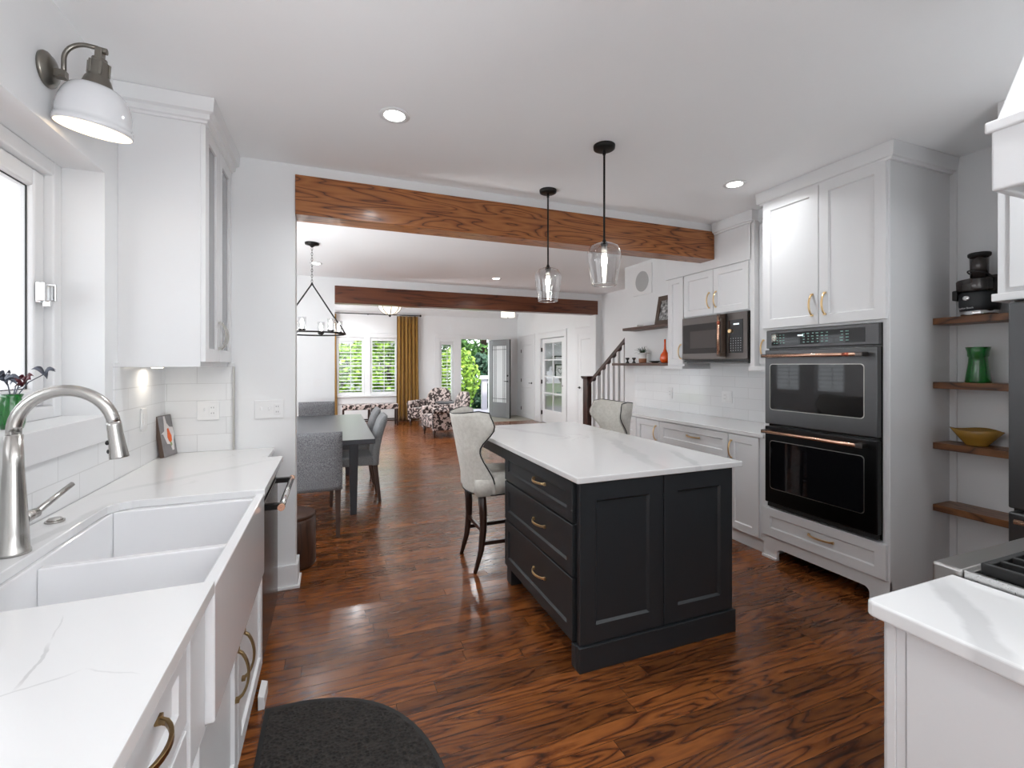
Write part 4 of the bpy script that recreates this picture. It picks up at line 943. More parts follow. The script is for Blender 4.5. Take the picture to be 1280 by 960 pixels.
m = MB().hexa([(HX0+.004, -.018, 2.0), (HX1-.004, -.018, 2.0), (HX1-.004, HY-.004, 2.0), (HX0+.004, HY-.004, 2.0), (HX0+.16, -.018, 2.738), (HX1-.16, -.018, 2.738), (HX1-.16, .40, 2.738), (HX0+.16, .40, 2.738)])
obj('chimney', m, 'cabinet_white', t, .003)
m = MB().box(HX0-.006, HX1+.006, -.018, HY+.010, 1.982, 2.010); obj('ledge', m, 'cabinet_white', t, .005)
m = MB().box(HX0+.02, HX1-.02, -.018, HY-.02, 1.865, 1.875)
obj('filter_panel', m, 'steel', t)
# ------------------------------------------------------------------ recessed lights
def can(x, y, z, label, watts):
    t = thing('recessed_light', label, 'light', (x, y, z), 'recessed ceiling lights')
    obj('trim_ring', MB().lathe([(.052, -.004), (.062, -.006), (.078, -.003), (.080, 0), (.052, 0)], (x, y, z), 36, None, True), 'trim_white', t)
    obj('lens', MB().cyl((x, y, z-.0035), (x, y, z), .0525, None, 32), 'lamp_white', t)
    ld = bpy.data.lights.new('lamp', 'AREA'); ld.shape = 'DISK'; ld.size = .10; ld.energy = watts; ld.color = (.95, .98, 1.0); ld.spread = math.radians(150)
    lo = bpy.data.objects.new('lamp', ld); COL.objects.link(lo); lo.parent = t; lo.location = (0, 0, -.012)
    return t
for x, y, l in ((.30, 2.443, 'round recessed ceiling light left of the pendants'), (2.69, 2.48, 'round recessed ceiling light right of the pendants, near the oven tower'),
                (-.197, 6.36, 'small recessed ceiling light seen just behind the chandelier chain'), (2.286, 6.49, 'small recessed ceiling light above the far beam, left of the pendants')):
    can(x, y, CH-.0005, l, CAN_W*(.5 if x > 2.6 else .3 if x < 0 else 1))
# ------------------------------------------------------------------ dining room
t = thing('dining_table', 'long dark grey dining table with tapered legs', 'table', (-.12, 5.53, 0))
m = MB(); TX0, TX1, TY0, TY1 = -.62, .368, 4.39, 6.68
m.box(TX0, TX1, TY0, TY1, .715, .76); obj('top', m, 'grey_table', t, .004)
m = MB(); m.box(TX0+.14, TX1-.14, TY0+.26, TY0+.285, .63, .715).box(TX0+.14, TX1-.14, TY1-.285, TY1-.26, .63, .715).box(TX0+.14, TX0+.165, TY0+.285, TY1-.285, .63, .715).box(TX1-.165, TX1-.14, TY0+.285, TY1-.285, .63, .715); obj('apron', m, 'grey_table', t, .003)
for sx, lx in ((-1, TX0+.18), (1, TX1-.18)):
    for sy, ly in ((-1, TY0+.29), (1, TY1-.29)):
        a, b = .045, .030; ox, oy = .0, .0
        obj('leg', MB().hexa([(lx-b+ox, ly-b, 0), (lx+b+ox, ly-b, 0), (lx+b+ox, ly+b, 0), (lx-b+ox, ly+b, 0), (lx-a, ly-a, .715), (lx+a, ly-a, .715), (lx+a, ly+a, .715), (lx-a, ly+a, .715)]), 'grey_table', t, .004)
def chair(mat, lmat, label, lean=.05, H=.90, w=.235, skirt=.40):
    t = thing('dining_chair', label, 'chair', (0, 0, 0), 'grey upholstered dining chairs')
    obj('seat', MB().box(-w, w, -.20, .24, skirt, .49), mat, t, .025, 4)
    y0 = -.26; th = .085
    m = MB()
    def bk(u, v, sd):
        z = skirt+v*(H-skirt); s = (u-.5)*2; y = y0-lean*v*v; xx = s*w*(1-.0*v)
        edge = 1-max(0, abs(s)-.8)/.2*.35; edge2 = 1-max(0, v-.90)/.10*.55
        c = y+th/2; return (xx, c+(th/2)*edge*edge2*(1 if sd else -1), z)
    obj('backrest', m.sheet(bk, 14, 14), mat, t)
    for sx in (-1, 1):
        for (ly, dy) in ((-.215, -.05 if lean > .06 else -.012), (.20, .015)):
            a, b = .024, .016; x = sx*(w-.035)
            obj('leg', MB().hexa([(x-b, ly+dy-b, 0), (x+b, ly+dy-b, 0), (x+b, ly+dy+b, 0), (x-b, ly+dy+b, 0), (x-a, ly-a, skirt+.02), (x+a, ly-a, skirt+.02), (x+a, ly+a, skirt+.02), (x-a, ly+a, skirt+.02)]), lmat, t, .002)
    return t
c1 = chair('grey_tweed', 'brown_leg', 'grey tweed dining chair with its square back turned to the kitchen', .015, .882)
c1.location = (-.158, 4.33, 0)
c2 = chair('grey_tweed', 'brown_leg', 'grey dining chair at the far head of the table', .015, .92); c2.location = (-.205, 6.80, 0); c2.rotation_euler = (0, 0, PI)
c3 = chair('grey_plain', 'brown_leg', 'grey dining chair on the aisle side of the table, the nearer of two', .11, .90, .215, .39)
c3.location = (.20, 5.20, 0); c3.rotation_euler = (0, 0, PI/2)
dup(c3, (.20, 5.95, 0), PI/2, 'grey dining chair on the aisle side of the table, the farther of two', 'grey upholstered dining chairs')
# stump stool
t = thing('stump_stool', 'dark brown round wooden stool behind the white wall end', 'stool', (-.285, 3.66, 0))
obj('drum', MB().lathe([(.0001, 0), (.165, 0), (.172, .02), (.172, .33), (.160, .345)], (-.285, 3.66, 0), 36), 'stump_wood', t); obj('top', MB().lathe([(.160, .345), (.168, .352), (.168, .368), (.160, .374), (.0001, .374)], (-.285, 3.66, 0), 36), 'brown_leg', t)
# chandelier
CXh, CYh = -.204, 5.32
t = thing('chandelier', 'dark iron chandelier with candle glasses hanging over the dining table', 'lamp', (CXh, CYh, CH))
obj('canopy', MB().lathe([(.0001, -.05), (.012, -.045), (.03, -.03), (.07, -.018), (.072, 0), (.0001, 0)], (CXh, CYh, CH), 28), 'black_metal', t)
m = MB(); z = CH-.045; k = 0
while z > 2.30:
    ang = (k % 2)*PI/2; pts = [(CXh+.008*math.cos(q)*math.cos(ang), CYh+.008*math.cos(q)*math.sin(ang), z-.016+.019*math.sin(q)) for q in [2*PI*i/10 for i in range(11)]]
    m.tube(pts, .0022, 5, False); z -= .029; k += 1
obj('chain', m, 'black_metal', t)
Rr, zr, za = .335, 1.775, 2.295
ring = [(CXh+Rr*math.cos(a), CYh+Rr*math.sin(a), zr) for a in [2*PI*i/36 for i in range(37)]]
obj('ring', MB().tube(ring, .0085, 8, False), 'black_metal', t)
for sg in (-1, 1):
    pts = [(CXh, CYh, za+.02), (CXh+sg*.012, CYh, za-.01), (CXh+sg*(Rr-.115), CYh, 1.955), (CXh+sg*(Rr-.03), CYh, 1.83), (CXh+sg*Rr, CYh, zr)]
    obj('arm', MB().tube(pts, .0075, 8), 'black_metal', t)
for i in range(6):
    a = .22+i*PI/3; x, y = CXh+(Rr-.06)*math.cos(a), CYh+(Rr-.06)*math.sin(a)
    c_ = obj('candle_cup', MB().cyl((x, y, zr+.005), (x, y, zr+.02), .02, .034).cyl((x, y, zr+.02), (x, y, zr+.028), .034).tube([(x, y, zr+.004), (CXh+Rr*math.cos(a), CYh+Rr*math.sin(a), zr)], .006, 6), 'black_metal', t)
    obj('glass', MB().lathe([(.036, zr+.028), (.038, zr+.15), (.037, zr+.15)], (x, y, 0), 24), 'lamp_glass', c_)
    obj('bulb', MB().lathe([(.0001, zr+.03), (.011, zr+.035), (.012, zr+.07), (.017, zr+.09), (.010, zr+.125), (.0001, zr+.135)], (x, y, 0), 14), 'bulb_hot', c_)

# ------------------------------------------------------------------ staircase
t = thing('staircase', 'white staircase with dark newel and handrail beyond the kitchen wall', 'staircase', (3.8, 6.3, 0))
SXr = 3.82; n0 = (SXr, 6.38); rise, run = .187, .272
m = MB()
ns = 14
for i in range(ns):
    y1 = 6.30-i*run; m.box(SXr+.03, 4.645, y1-run, y1, 0 if i < 2 else (i-1)*rise-.1, (i+1)*rise-.03)
obj('riser', m, 'trim_white', t, .002)
for i in range(ns):
    y1 = 6.30-i*run; obj('tread', MB().box(SXr-.02, 4.645, y1-run, y1+.03, (i+1)*rise-.03, (i+1)*rise), 'mahogany', t, .004)
obj('newel', MB().box(SXr-.070, SXr+.070, 6.31, 6.45, 0, 1.215).box(SXr-.085, SXr+.085, 6.295, 6.465, 1.215, 1.235).box(SXr-.095, SXr+.095, 6.285, 6.475, 1.235, 1.262).box(SXr-.075, SXr+.075, 6.305, 6.455, .25, .27), 'mahogany', t, .006)
r0 = Vector((SXr, 6.32, 1.165)); sl = .66; r1 = Vector((SXr, 2.9, 1.165+(6.32-2.9)*sl))
m = MB(); m.ribbon([r0, r1], (1, 0, 0), .058, .062)
obj('handrail', m, 'mahogany', t, .008, 3)
for i in range(ns-6):
    for q in (.055, .055+run/2):
        y = 6.30-i*run-q; zt_ = 1.165+(6.32-y)*sl-.03
        obj('baluster', MB().box(SXr-.021, SXr+.021, y-.021, y+.021, (i+1)*rise-.001, zt_), 'trim_white', t, .002)
struct('wall_stair_panel', MB().box(3.79, 3.80, 4.9, 5.16, 0, 1.43), 'trim_white')

# ------------------------------------------------------------------ front wall windows, shutters, door
def shutter(parent, x0, x1, z0, z1, y, axis='y', tilt=10):
    """plantation shutter panel standing on y (or x) plane"""
    P = (lambda m, a0, a1, b0, b1, c0, c1: m.box(a0, a1, b0, b1, c0, c1)) if axis == 'y' else (lambda m, a0, a1, b0, b1, c0, c1: m.box(b0, b1, a0, a1, c0, c1))
    m = MB(); q = .045; rl = .075
    P(m, x0, x0+q, y-.014, y+.014, z0, z1); P(m, x1-q, x1, y-.014, y+.014, z0, z1); P(m, x0+q, x1-q, y-.014, y+.014, z0, z0+rl); P(m, x0+q, x1-q, y-.014, y+.014, z1-rl, z1)
    sp = obj('shutter_frame', m, 'trim_white', parent, .003)
    m = MB(); n = int((z1-z0-2*rl)/.082); pitch = (z1-z0-2*rl)/n; ca, sa = math.cos(math.radians(tilt)), math.sin(math.radians(tilt))
    for i in range(n):
        zc = z0+rl+pitch*(i+.5); pr = []
        for (d, h) in ((-.038, 0), (-.02, .0045), (.02, .0045), (.038, 0), (.02, -.0045), (-.02, -.0045)): pr.append((y+d*ca-h*sa, zc+d*sa+h*ca))
        if axis == 'y': m.prism(pr, 'x', x0+q+.002, x1-q-.002)
        else: m.prism(pr, 'y', x0+q+.002, x1-q-.002)
    obj('louvers', m, 'trim_white', sp)
    m = MB(); xc = (x0+x1)/2; P(m, xc-.007, xc+.007, y-.052, y-.040, z0+rl+.03, z1-rl-.03); obj('tilt_rod', m, 'trim_white', sp)
    return sp
FY = 12.1
def shut_window(i, x0, x1, z0, z1, label, rail=None):
    w = thing('window_%d' % i, label, 'window', ((x0+x1)/2, FY, z0), kind='structure')
    m = MB(); q = .05; m.box(x0, x0+q, FY+.06, FY+.16, z0, z1).box(x1-q, x1, FY+.06, FY+.16, z0, z1).box(x0+q, x1-q, FY+.06, FY+.16, z0, z0+q).box(x0+q, x1-q, FY+.06, FY+.16, z1-q, z1)
    if rail: m.box(x0+q, x1-q, FY+.08, FY+.13, rail-.02, rail+.02)
    obj('frame', m, 'trim_white', w, .003); obj('pane', MB().box(x0+q, x1-q, FY+.10, FY+.104, z0+q, z1-q), 'window_glass', w)
    shutter(w, x0+.004, x1-.004, z0+.004, z1-.004, FY+.02); return w
shut_window(2, .10, .74, .68, 2.13, 'left shuttered front window, bright green leaves outside', 1.42)
shut_window(3, .89, 1.56, .68, 2.13, 'right shuttered front window beside the mustard curtain', 1.42)
shut_window(4, 2.67, 3.05, .30, 2.06, 'narrow shuttered sidelight left of the open front door')
m = MB(); m.box(-.02, .10, FY-.022, FY, .64, 2.25).box(.74, .89, FY-.022, FY, .68, 2.13).box(1.56, 1.68, FY-.022, FY, .64, 2.25).box(.10, 1.56, FY-.022, FY, 2.13, 2.25).box(-.05, 1.71, FY-.07, FY, .64, .68).box(-.02, 1.68, FY-.02, FY, .47, .64)
struct('trim_6', m, 'trim_white', 'white casing and sill round the paired front windows', bevel=.004)
m = MB(); m.box(2.53, 2.67, FY-.022, FY, 0, 2.15).box(3.05, 3.25, FY-.022, FY, 0, 2.15).box(4.09, 4.24, FY-.022, FY, 0, 2.15).box(4.72, 4.86, FY-.022, FY, 0, 2.15).box(2.53, 4.86, FY-.024, FY, 2.15, 2.26).box(2.67, 3.05, FY-.022, FY, 0, .30).box(2.67, 3.05, FY-.022, FY, 2.06, 2.15)
m.box(4.24, 4.72, FY-.012, FY, .0, 2.15)
struct('trim_7', m, 'trim_white', 'white casing around the front door and its sidelight', bevel=.004)
# front door, swung in
d = thing('door_1', 'grey-edged front door with leaded glass, standing open into the hall', 'door', (4.085, FY+.03, 0), kind='structure')
DW, DH = .80, 2.125; gx0, gx1, gz0, gz1 = .13, .67, .42, 1.96
m = MB(); m.box(0, gx0, -.022, .022, .012, DH).box(gx1, DW, -.022, .022, .012, DH).box(gx0, gx1, -.022, .022, .012, gz0).box(gx0, gx1, -.022, .022, gz1, DH)
lf = obj('leaf', m, 'door_grey', None, .004); lf.parent = d; 
def kid(name, m, mat, p): o = obj(name, m, mat, None); o.parent = p; return o
kid('glass', MB().box(gx0, gx1, -.004, .004, gz0, gz1), 'frost_glass' if 'frost_glass' in MATS else 'window_glass', lf)
m = MB()
for x in (gx0+.07, gx0+.13, gx1-.13, gx1-.07): m.box(x-.006, x+.006, -.008, .008, gz0, gz1)
for z in (gz0+.10, gz1-.10): m.box(gx0, gx1, -.008, .008, z-.006, z+.006)
kid('leading', m, 'black_matt', lf)
kid('handle', MB().cyl((DW-.065, -.022, 1.0), (DW-.065, -.06, 1.0), .012).cyl((DW-.065, -.06, 1.0), (DW-.17, -.06, 1.0), .009).cyl((DW-.065, -.022, 1.15), (DW-.065, -.035, 1.15), .026).cyl((DW-.065, .022, 1.0), (DW-.065, .06, 1.0), .012).box(DW-.085, DW-.045, .022, .03, .82, 1.10), 'black_metal', lf)
kid('edge_strip', MB().box(DW, DW+.003, -.02, .02, .012, DH), 'black_matt', lf)
d.rotation_euler = (0, 0, math.radians(-66))
# doors on the hallway wall
EX = 4.90
def casing(i, y0, y1, z, label, w=.095):
    m = MB(); m.box(EX-.022, EX, y0-w, y0, 0, z).box(EX-.022, EX, y1, y1+w, 0, z).box(EX-.022, EX, y0-w, y1+w, z, z+.13).box(EX-.035, EX, y0-w-.015, y1+w+.015, z+.13, z+.155)
    struct('trim_%d' % i, m, 'trim_white', label, bevel=.003)
def panel_door(i, y0, y1, z, label, hinge_y, knob_y):
    d = thing('door_%d' % i, label, 'door', (EX, (y0+y1)/2, 0), kind='structure')
    m = MB(); zm = .95; m.box(EX-.004, EX+.03, y0, y1, .012, z)
    lf = obj('leaf', m, 'trim_white', d, .002)
    m = MB(); m.front('x', EX-.004, -1, y0, y1, .012, zm, .014, .11, .010, .012); m.front('x', EX-.004, -1, y0, y1, zm, z, .014, .11, .010, .012); obj('panel', m, 'trim_white', lf)
    for hz in (.25, 1.02, 1.82): obj('hinge', MB().box(EX-.028, EX-.016, hinge_y-.014, hinge_y+.014, hz-.045, hz+.045), 'black_metal', d, .001)
    sg = 1 if hinge_y > knob_y else -1
    obj('handle', MB().cyl((EX-.018, knob_y, .96), (EX-.026, knob_y, .96), .026).cyl((EX-.026, knob_y, .96), (EX-.060, knob_y, .96), .009).cyl((EX-.060, knob_y, .96), (EX-.060, knob_y+sg*.105, .96), .008), 'black_metal', d)
panel_door(2, 10.97, 11.76, 2.09, 'white closed panel door by the corner of the entry', 11.745, 11.04); casing(8, 10.97, 11.76, 2.09, 'white casing of the closed door in the entry corner')
panel_door(4, 7.78, 8.60, 2.09, 'white panel door partly hidden behind the newel post', 7.80, 8.53); casing(10, 7.78, 8.60, 2.09, 'white casing of the door behind the newel post')
casing(9, 9.22, 10.50, 2.10, 'white casing of the opening with the glazed door')
d = thing('door_3', 'white glazed french door with ten small panes', 'door', (EX+.03, 10.46, 0), kind='structure')
a, b = 9.30, 10.46; q = .115; gz0, gz1 = .34, 1.975
m = MB(); x0, x1 = EX+.02, EX+.055
m.box(x0, x1, a, a+q, .012, 2.08).box(x0, x1, b-q, b, .012, 2.08).box(x0, x1, a+q, b-q, .012, gz0).box(x0, x1, a+q, b-q, gz1, 2.08)
lf = obj('leaf', m, 'trim_white', d, .003)
m = MB(); yc = (a+b)/2; m.box(x0+.004, x1-.004, yc-.016, yc+.016, gz0, gz1)
for k in range(1, 4): z = gz0+(gz1-gz0)*k/4; m.box(x0+.004, x1-.004, a+q, yc-.016, z-.016, z+.016).box(x0+.004, x1-.004, yc+.016, b-q, z-.016, z+.016)
obj('muntins', m, 'trim_white', lf); obj('panes', MB().box(EX+.036, EX+.039, a+q, b-q, gz0, gz1), 'window_glass', lf)
for hz in (.25, 1.02, 1.82): obj('hinge', MB().box(EX-.005, EX+.022, b-.005, b+.035, hz-.05, hz+.05), 'black_metal', d, .001)
obj('handle', MB().cyl((EX+.02, a+.06, .96), (EX-.03, a+.06, .96), .01).cyl((EX-.03, a+.06, .96), (EX-.03, a+.16, .96), .008), 'nickel', d)
# den behind the glazed door, with its bookcase
struct('wall_den', wall_mb('y', 11.05, 11.15, 5.0, 6.7, 0, 2.6), 'wall_paint'); struct('wall_den_side', wall_mb('x', 6.7, 6.8, 8.4, 11.15, 0, 2.6, [(8.7, 9.9, 1.5, 2.4)]), 'wall_paint'); struct('wall_den_near', wall_mb('y', 8.3, 8.4, 5.0, 6.8, 0, 2.6), 'wall_paint'); struct('ceiling_den', MB().box(5.0, 6.8, 8.3, 11.15, 2.6, 2.7), 'ceiling_paint'); struct('floor_den', MB().box(5.0, 6.7, 8.4, 11.15, -.1, 0), 'floor_oak')  # the side wall's unseen opening is added to light the den
t = thing('bookcase', 'white built-in bookcase seen through the glazed door', 'bookcase', (5.8, 10.9, 0))
m = MB(); m.box(5.02, 5.05, 10.72, 11.05, 0, 2.3).box(6.3, 6.33, 10.72, 11.05, 0, 2.3).box(5.05, 6.3, 11.03, 11.05, 0, 2.3); obj('case', m, 'cabinet_white', t)
for z in (.12, .62, 1.08, 1.55, 2.0, 2.28): obj('shelf', MB().box(5.05, 6.3, 10.72, 11.03, z, z+.03), 'cabinet_white', t, .002)
t = thing('framed_drawing', 'framed ink drawing standing on the bookcase behind the glazed door', 'picture', (5.62, 10.85, 1.111))
obj('frame', MB().box(5.47, 5.50, 10.84, 10.86, 1.111, 1.46).box(5.76, 5.79, 10.84, 10.86, 1.111, 1.46).box(5.50, 5.76, 10.84, 10.86, 1.111, 1.14).box(5.50, 5.76, 10.84, 10.86, 1.43, 1.46), 'black_matt', t)
obj('print', MB().box(5.50, 5.76, 10.85, 10.856, 1.14, 1.43), 'paper', t)
hp = [(5.63+.006*16*math.sin(q)**3*.85, 10.848, 1.285+.0058*(13*math.cos(q)-5*math.cos(2*q)-2*math.cos(3*q)-math.cos(4*q))) for q in [2*PI*i/40 for i in range(41)]]
obj('ink_outline', MB().tube(hp, .006, 5, False), 'ink', t)
for i, (x, r_) in enumerate(((5.42, .05), (5.58, .065), (5.78, .055), (5.93, .06))):
    solo('small_bowl', MB().lathe([(.0001, 0), (r_*.5, 0), (r_, r_*1.1), (r_*.93, r_*1.1), (r_*.45, .01), (.0001, .01)], (x, 10.86, .6505), 20), 'stone_blue', ('leftmost', 'second', 'third', 'last')[i]+' small grey bowl in the row behind the lower door panes', 'bowl', 'grey bowls on the bookcase')
for i in range(3): solo('book', MB().box(5.45, 5.85-.04*i, 10.76, 10.98, 1.581+.035*i, 1.612+.035*i), ('stone_blue', 'paper', 'ink')[i], ('bottom', 'middle', 'top')[i]+' book of the small stack behind the upper door panes', 'book', 'stacked books on the bookcase', bevel=.002)
struct('floor_entry', MB().box(3.15, 4.90, 10.9, 12.12, 0, .006), 'entry_tile', 'grey-beige tiled patch of floor inside the front door')

# ------------------------------------------------------------------ living room
def curtain(x0, x1, y, z0, z1, folds, label, amp=.045):
    t = thing('curtain', label, 'curtain', ((x0+x1)/2, y, z1), 'mustard curtains')
    def fn(u, v, sd):
        a = u*folds*2*PI; k = amp*(.65+.35*(1-v)); w_ = (x1-x0)*(1+.10*(1-v)**2); x = (x0+x1)/2+(u-.5)*w_+.012*math.sin(a*2+1)*(1-v)
        yy = y+k*math.sin(a)+.012*math.sin(a*.5+2*v)
        return (x, yy+(.006 if sd else 0), z0+(z1-z0)*v)
    obj('panel', MB().sheet(fn, folds*10, 14), 'curtain_mustard', t); return t
curtain(1.53, 2.07, 11.97, .012, 2.69, 6, 'mustard curtain hanging between the front windows and the door')
curtain(-.40, .085, 11.97, .012, 2.69, 5, 'mustard curtain at the left of the front windows, only its edge showing')
t = thing('curtain_rod', 'thin black curtain rod above the front windows', 'curtain rod', (.85, 11.97, 2.715))
obj('pole', MB().cyl((-.45, 11.97, 2.715), (2.12, 11.97, 2.715), .012), 'black_metal', t)
for x in (-.46, 2.13): obj('finial', MB().sphere((x, 11.97, 2.715), .026), 'black_metal', t)
for x in (.83, 2.0): obj('bracket', MB().box(x-.008, x+.008, 11.97, 12.1, 2.70, 2.712), 'black_metal', t)
# bench ottomans
def bench(x0, x1, label):
    t = thing('bench_ottoman', label, 'bench', ((x0+x1)/2, 11.3, 0), 'cowhide bench ottomans')
    obj('cushion', MB().box(x0, x1, 11.1, 11.5, .40, .52), 'cowhide', t, .025, 3)
    for x in (x0+.03, x1-.03):
        for y in (11.13, 11.47): obj('leg', MB().box(x-.02, x+.02, y-.02, y+.02, 0, .402), 'dark_leg', t, .002)
    obj('stretcher', MB().box(x0+.05, x1-.05, 11.12, 11.14, .12, .15).box(x0+.05, x1-.05, 11.46, 11.48, .12, .15), 'dark_leg', t)
bench(.20, .835, 'left cowhide-patterned bench ottoman under the front window'); bench(.85, 1.46, 'right cowhide-patterned bench ottoman beside the curtain')
# armchairs
def armchair():
    t = thing('armchair', 'brown and cream cowhide-print armchair, the nearer one, turned sideways', 'armchair', (0, 0, 0), 'cowhide-print armchairs')
    obj('seat', MB().box(-.29, .29, -.30, .42, .20, .47), 'cowhide', t, .045, 4)
    for sx in (-1, 1):
        m = MB(); pr = [(-.40, .16), (.40, .16), (.42, .50), (.38, .58), (-.40, .60)]
        m.prism(pr, 'x', sx*.29 if sx > 0 else -.40, .40 if sx > 0 else -.29); m.cyl((sx*.355, .40, .565), (sx*.355, -.40, .58), .075, None, 20)
        obj('arm', m, 'cowhide', t, .02, 3)
    def bk(u, v, sd):
        s = (u-.5)*2; hw = .375*(1-.10*v)*(1 if v < .68 else math.sqrt(max(.02, 1-((v-.68)/.36)**2)))
        y = -.36-.16*v+(.06*s*s); z = .20+.74*v
        th = .14*(1-.5*abs(s)**4)*(1-.45*v**3); return (hw*s, y+(th if sd else -.02), z)
    obj('backrest', MB().sheet(bk, 16, 16), 'cowhide', t)
    for sx in (-1, 1):
        obj('leg', MB().lathe([(.0001, 0), (.016, 0), (.022, .03), (.018, .06), (.030, .10), (.034, .165), (.0001, .165)], (sx*.33, .36, 0), 16), 'dark_leg', t)
        obj('leg', MB().cyl((sx*.32, -.36, .165), (sx*.32, -.42, 0), .026, .018, 12), 'dark_leg', t)
    return t
a1 = armchair(); a1.scale = (.95, .95, .93); a1.location = (2.16, 9.28, 0); a1.rotation_euler = (0, 0, PI/2+.12)
dup(a1, (2.18, 10.95, 0), math.radians(133), 'brown and cream cowhide-print armchair, the farther one facing the camera', 'cowhide-print armchairs')
t = thing('side_table', 'round dark side table between the two cowhide armchairs', 'table', (2.43, 10.15, 0))
obj('top', MB().lathe([(.0001, .575), (.27, .575), (.285, .585), (.285, .60), (.27, .608), (.0001, .608)], (2.43, 10.15, 0), 40), 'grey_table', t); obj('stem', MB().lathe([(.0001, .02), (.17, .02), (.17, .04), (.06, .06), (.035, .20), (.045, .40), (.03, .575)], (2.43, 10.15, 0), 24), 'dark_leg', t)
obj('base', MB().cyl((2.43, 10.15, 0), (2.43, 10.15, .022), .19, .18, 28), 'dark_leg', t)
# ceiling lamps of the living room
t = thing('ceiling_lamp', 'glass bowl ceiling lamp with dark ribs above the benches', 'lamp', (1.19, 10.5, CL))
c0 = (1.19, 10.5, 0); zb = 2.56
obj('mount', MB().cyl((1.19, 10.5, CL-.03), (1.19, 10.5, CL), .09, None, 24).cyl((1.19, 10.5, zb+.02), (1.19, 10.5, CL), .012), 'black_metal', t)
pr = [(.012, zb)]+[(.25*math.sin(a*PI/2/8), zb+.21*(1-math.cos(a*PI/2/8))) for a in range(1, 9)]
o = obj('shade', MB().lathe(pr, c0, 32), 'fixture_glow', t)
for k in range(8):
    a = k*PI/4; obj('rib', MB().tube([((r+.004)*math.cos(a)+1.19, (r+.004)*math.sin(a)+10.5, z) for r, z in pr], .010, 6), 'aged_nickel', o)
obj('finial', MB().sphere((1.19, 10.5, zb-.015), .028, (1, 1, 1.3)), 'black_metal', t)
t = thing('ceiling_lamp', 'warm white drum ceiling lamp in front of the entry door', 'lamp', (4.07, 10.67, CL))
obj('shade', MB().lathe([(.0001, 2.63), (.17, 2.63), (.172, 2.632), (.172, CL-.02), (.0001, CL-.02)], (4.07, 10.67, 0), 36), 'fixture_glow', t); obj('finial', MB().sphere((4.07, 10.67, 2.622), .014), 'black_metal', t); obj('mount', MB().cyl((4.07, 10.67, CL-.022), (4.07, 10.67, CL), .10), 'nickel', t)

# dining side windows (seen only as reflections in the oven glass)
for i, (a, b) in ((5, (5.72, 6.32)), (6, (6.62, 7.22))):
    w = thing('window_%d' % i, None, None, (-3.0, (a+b)/2, .85), kind='structure')
    shutter(w, a+.004, b-.004, .854, 2.096, -3.03, 'x'); obj('pane', MB().box(-3.08, -3.076, a, b, .85, 2.1), 'window_glass', w)

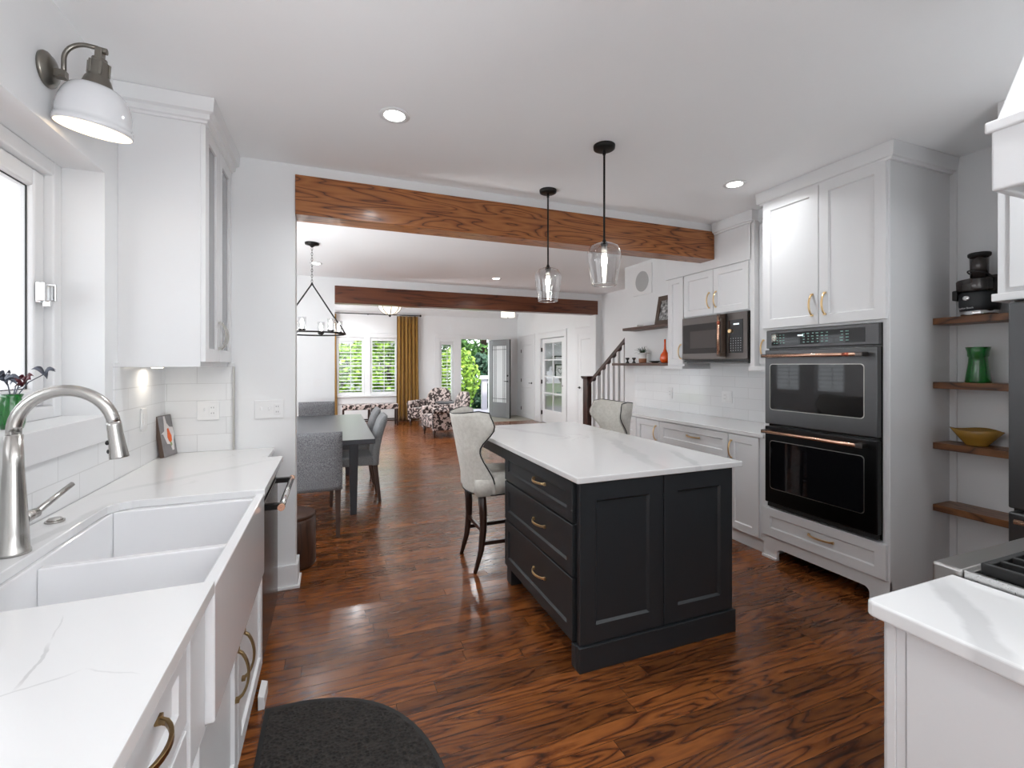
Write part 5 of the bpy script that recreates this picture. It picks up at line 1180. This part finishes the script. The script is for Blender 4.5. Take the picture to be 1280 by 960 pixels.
# ------------------------------------------------------------------ outdoors at the front
struct('ground', MB().box(-14, 22, 12.35, 40, -.5, -.35), 'grass_green', 'green front lawn')
struct('porch_floor', MB().box(1.5, 7.0, 12.3, 14.6, -.35, -.02), 'porch', 'pale porch floor outside the front door')
t = thing('porch_post', 'white porch post with a square cap outside the open door', 'post', (4.62, 14.3, 0))
obj('shaft', MB().box(4.54, 4.70, 14.22, 14.38, -.02, .98), 'porch', t, .005); obj('cap', MB().box(4.48, 4.76, 14.16, 14.44, .98, 1.02).box(4.51, 4.73, 14.19, 14.41, 1.02, 1.09), 'trim_white', t, .005)
def leafy(name, label, c, rad, n, size, mat, trunk=None, seed=1, cat='shrub'):
    r = random.Random(seed); t = thing(name, label, cat, (c[0], c[1], -.35)); m = MB()
    for i in range(n):
        d = Vector((r.gauss(0, 1), r.gauss(0, 1), r.gauss(0, 1))).normalized(); k = r.uniform(.55, 1.0)**.5*(1+.18*math.sin(5*d.x+3*d.z+seed)*math.sin(4*d.y+seed))
        p = Vector(c)+Vector((d.x*rad[0]*k, d.y*rad[1]*k, d.z*rad[2]*k)); s_ = size*r.uniform(.6, 1.3)
        u = Vector((r.gauss(0, 1), r.gauss(0, 1), r.gauss(0, 1))).normalized(); w_ = u.orthogonal().normalized()*s_*.4; b = len(m.v)
        m.v += [p-u*s_*.5, p+w_, p+u*s_*.5, p-w_]; m.face((b, b+1, b+2, b+3))
    obj('foliage', m, mat, t)
    obj('trunk', MB().cyl((c[0], c[1], -.36), (c[0], c[1], c[2]), trunk or .06, (trunk or .06)*.6, 10), 'bark', t); return t
leafy('bright_shrub', 'bright yellow-green shrub outside the left front window', (.3, 15.4, 1.0), (1.0, .8, 1.15), 2600, .16, 'leaf_bright', seed=2)
leafy('bright_shrub', 'bright yellow-green shrub seen through the open front door', (4.0, 15.6, .85), (.75, .7, 1.15), 2600, .14, 'leaf_bright', seed=3)
leafy('garden_tree', 'dark green tree overhead beyond the open front door', (6.6, 20.5, 3.6), (3.2, 2.2, 2.3), 4200, .30, 'leaf_mid', .22, 4, 'tree')
leafy('dark_shrub', 'deep green shrub beyond the open front door', (5.9, 17.6, .75), (1.05, .8, 1.2), 1800, .2, 'leaf_deep', seed=5)
leafy('garden_tree', 'leafy tree standing beyond the front windows', (-2.4, 22, 3.2), (2.5, 2.0, 2.6), 3600, .3, 'leaf_mid', .22, 6, 'tree')
leafy('garden_tree', 'leafy tree beyond the shuttered sidelight', (2.9, 25.5, 2.2), (2.0, 1.8, 2.4), 3200, .3, 'leaf_bright', .2, 8, 'tree')
t = thing('neighbour_house', 'blue-grey neighbouring house beyond the right front window', 'house', (2.1, 30, -.35))
obj('wall', MB().box(-.5, 4.8, 29, 34, -.35, 2.6), 'stone_blue', t); obj('roof', MB().prism([(28.6, 2.6), (34.4, 2.6), (31.5, 4.6)], 'x', -.9, 5.2), 'roof_grey', t)
for x in (.4, 2.6): o = obj('window', MB().box(x, x+1.0, 28.96, 29, .7, 2.0), 'trim_white', t); obj('pane', MB().box(x+.08, x+.92, 28.95, 28.965, .78, 1.92), 'black_gloss', o)
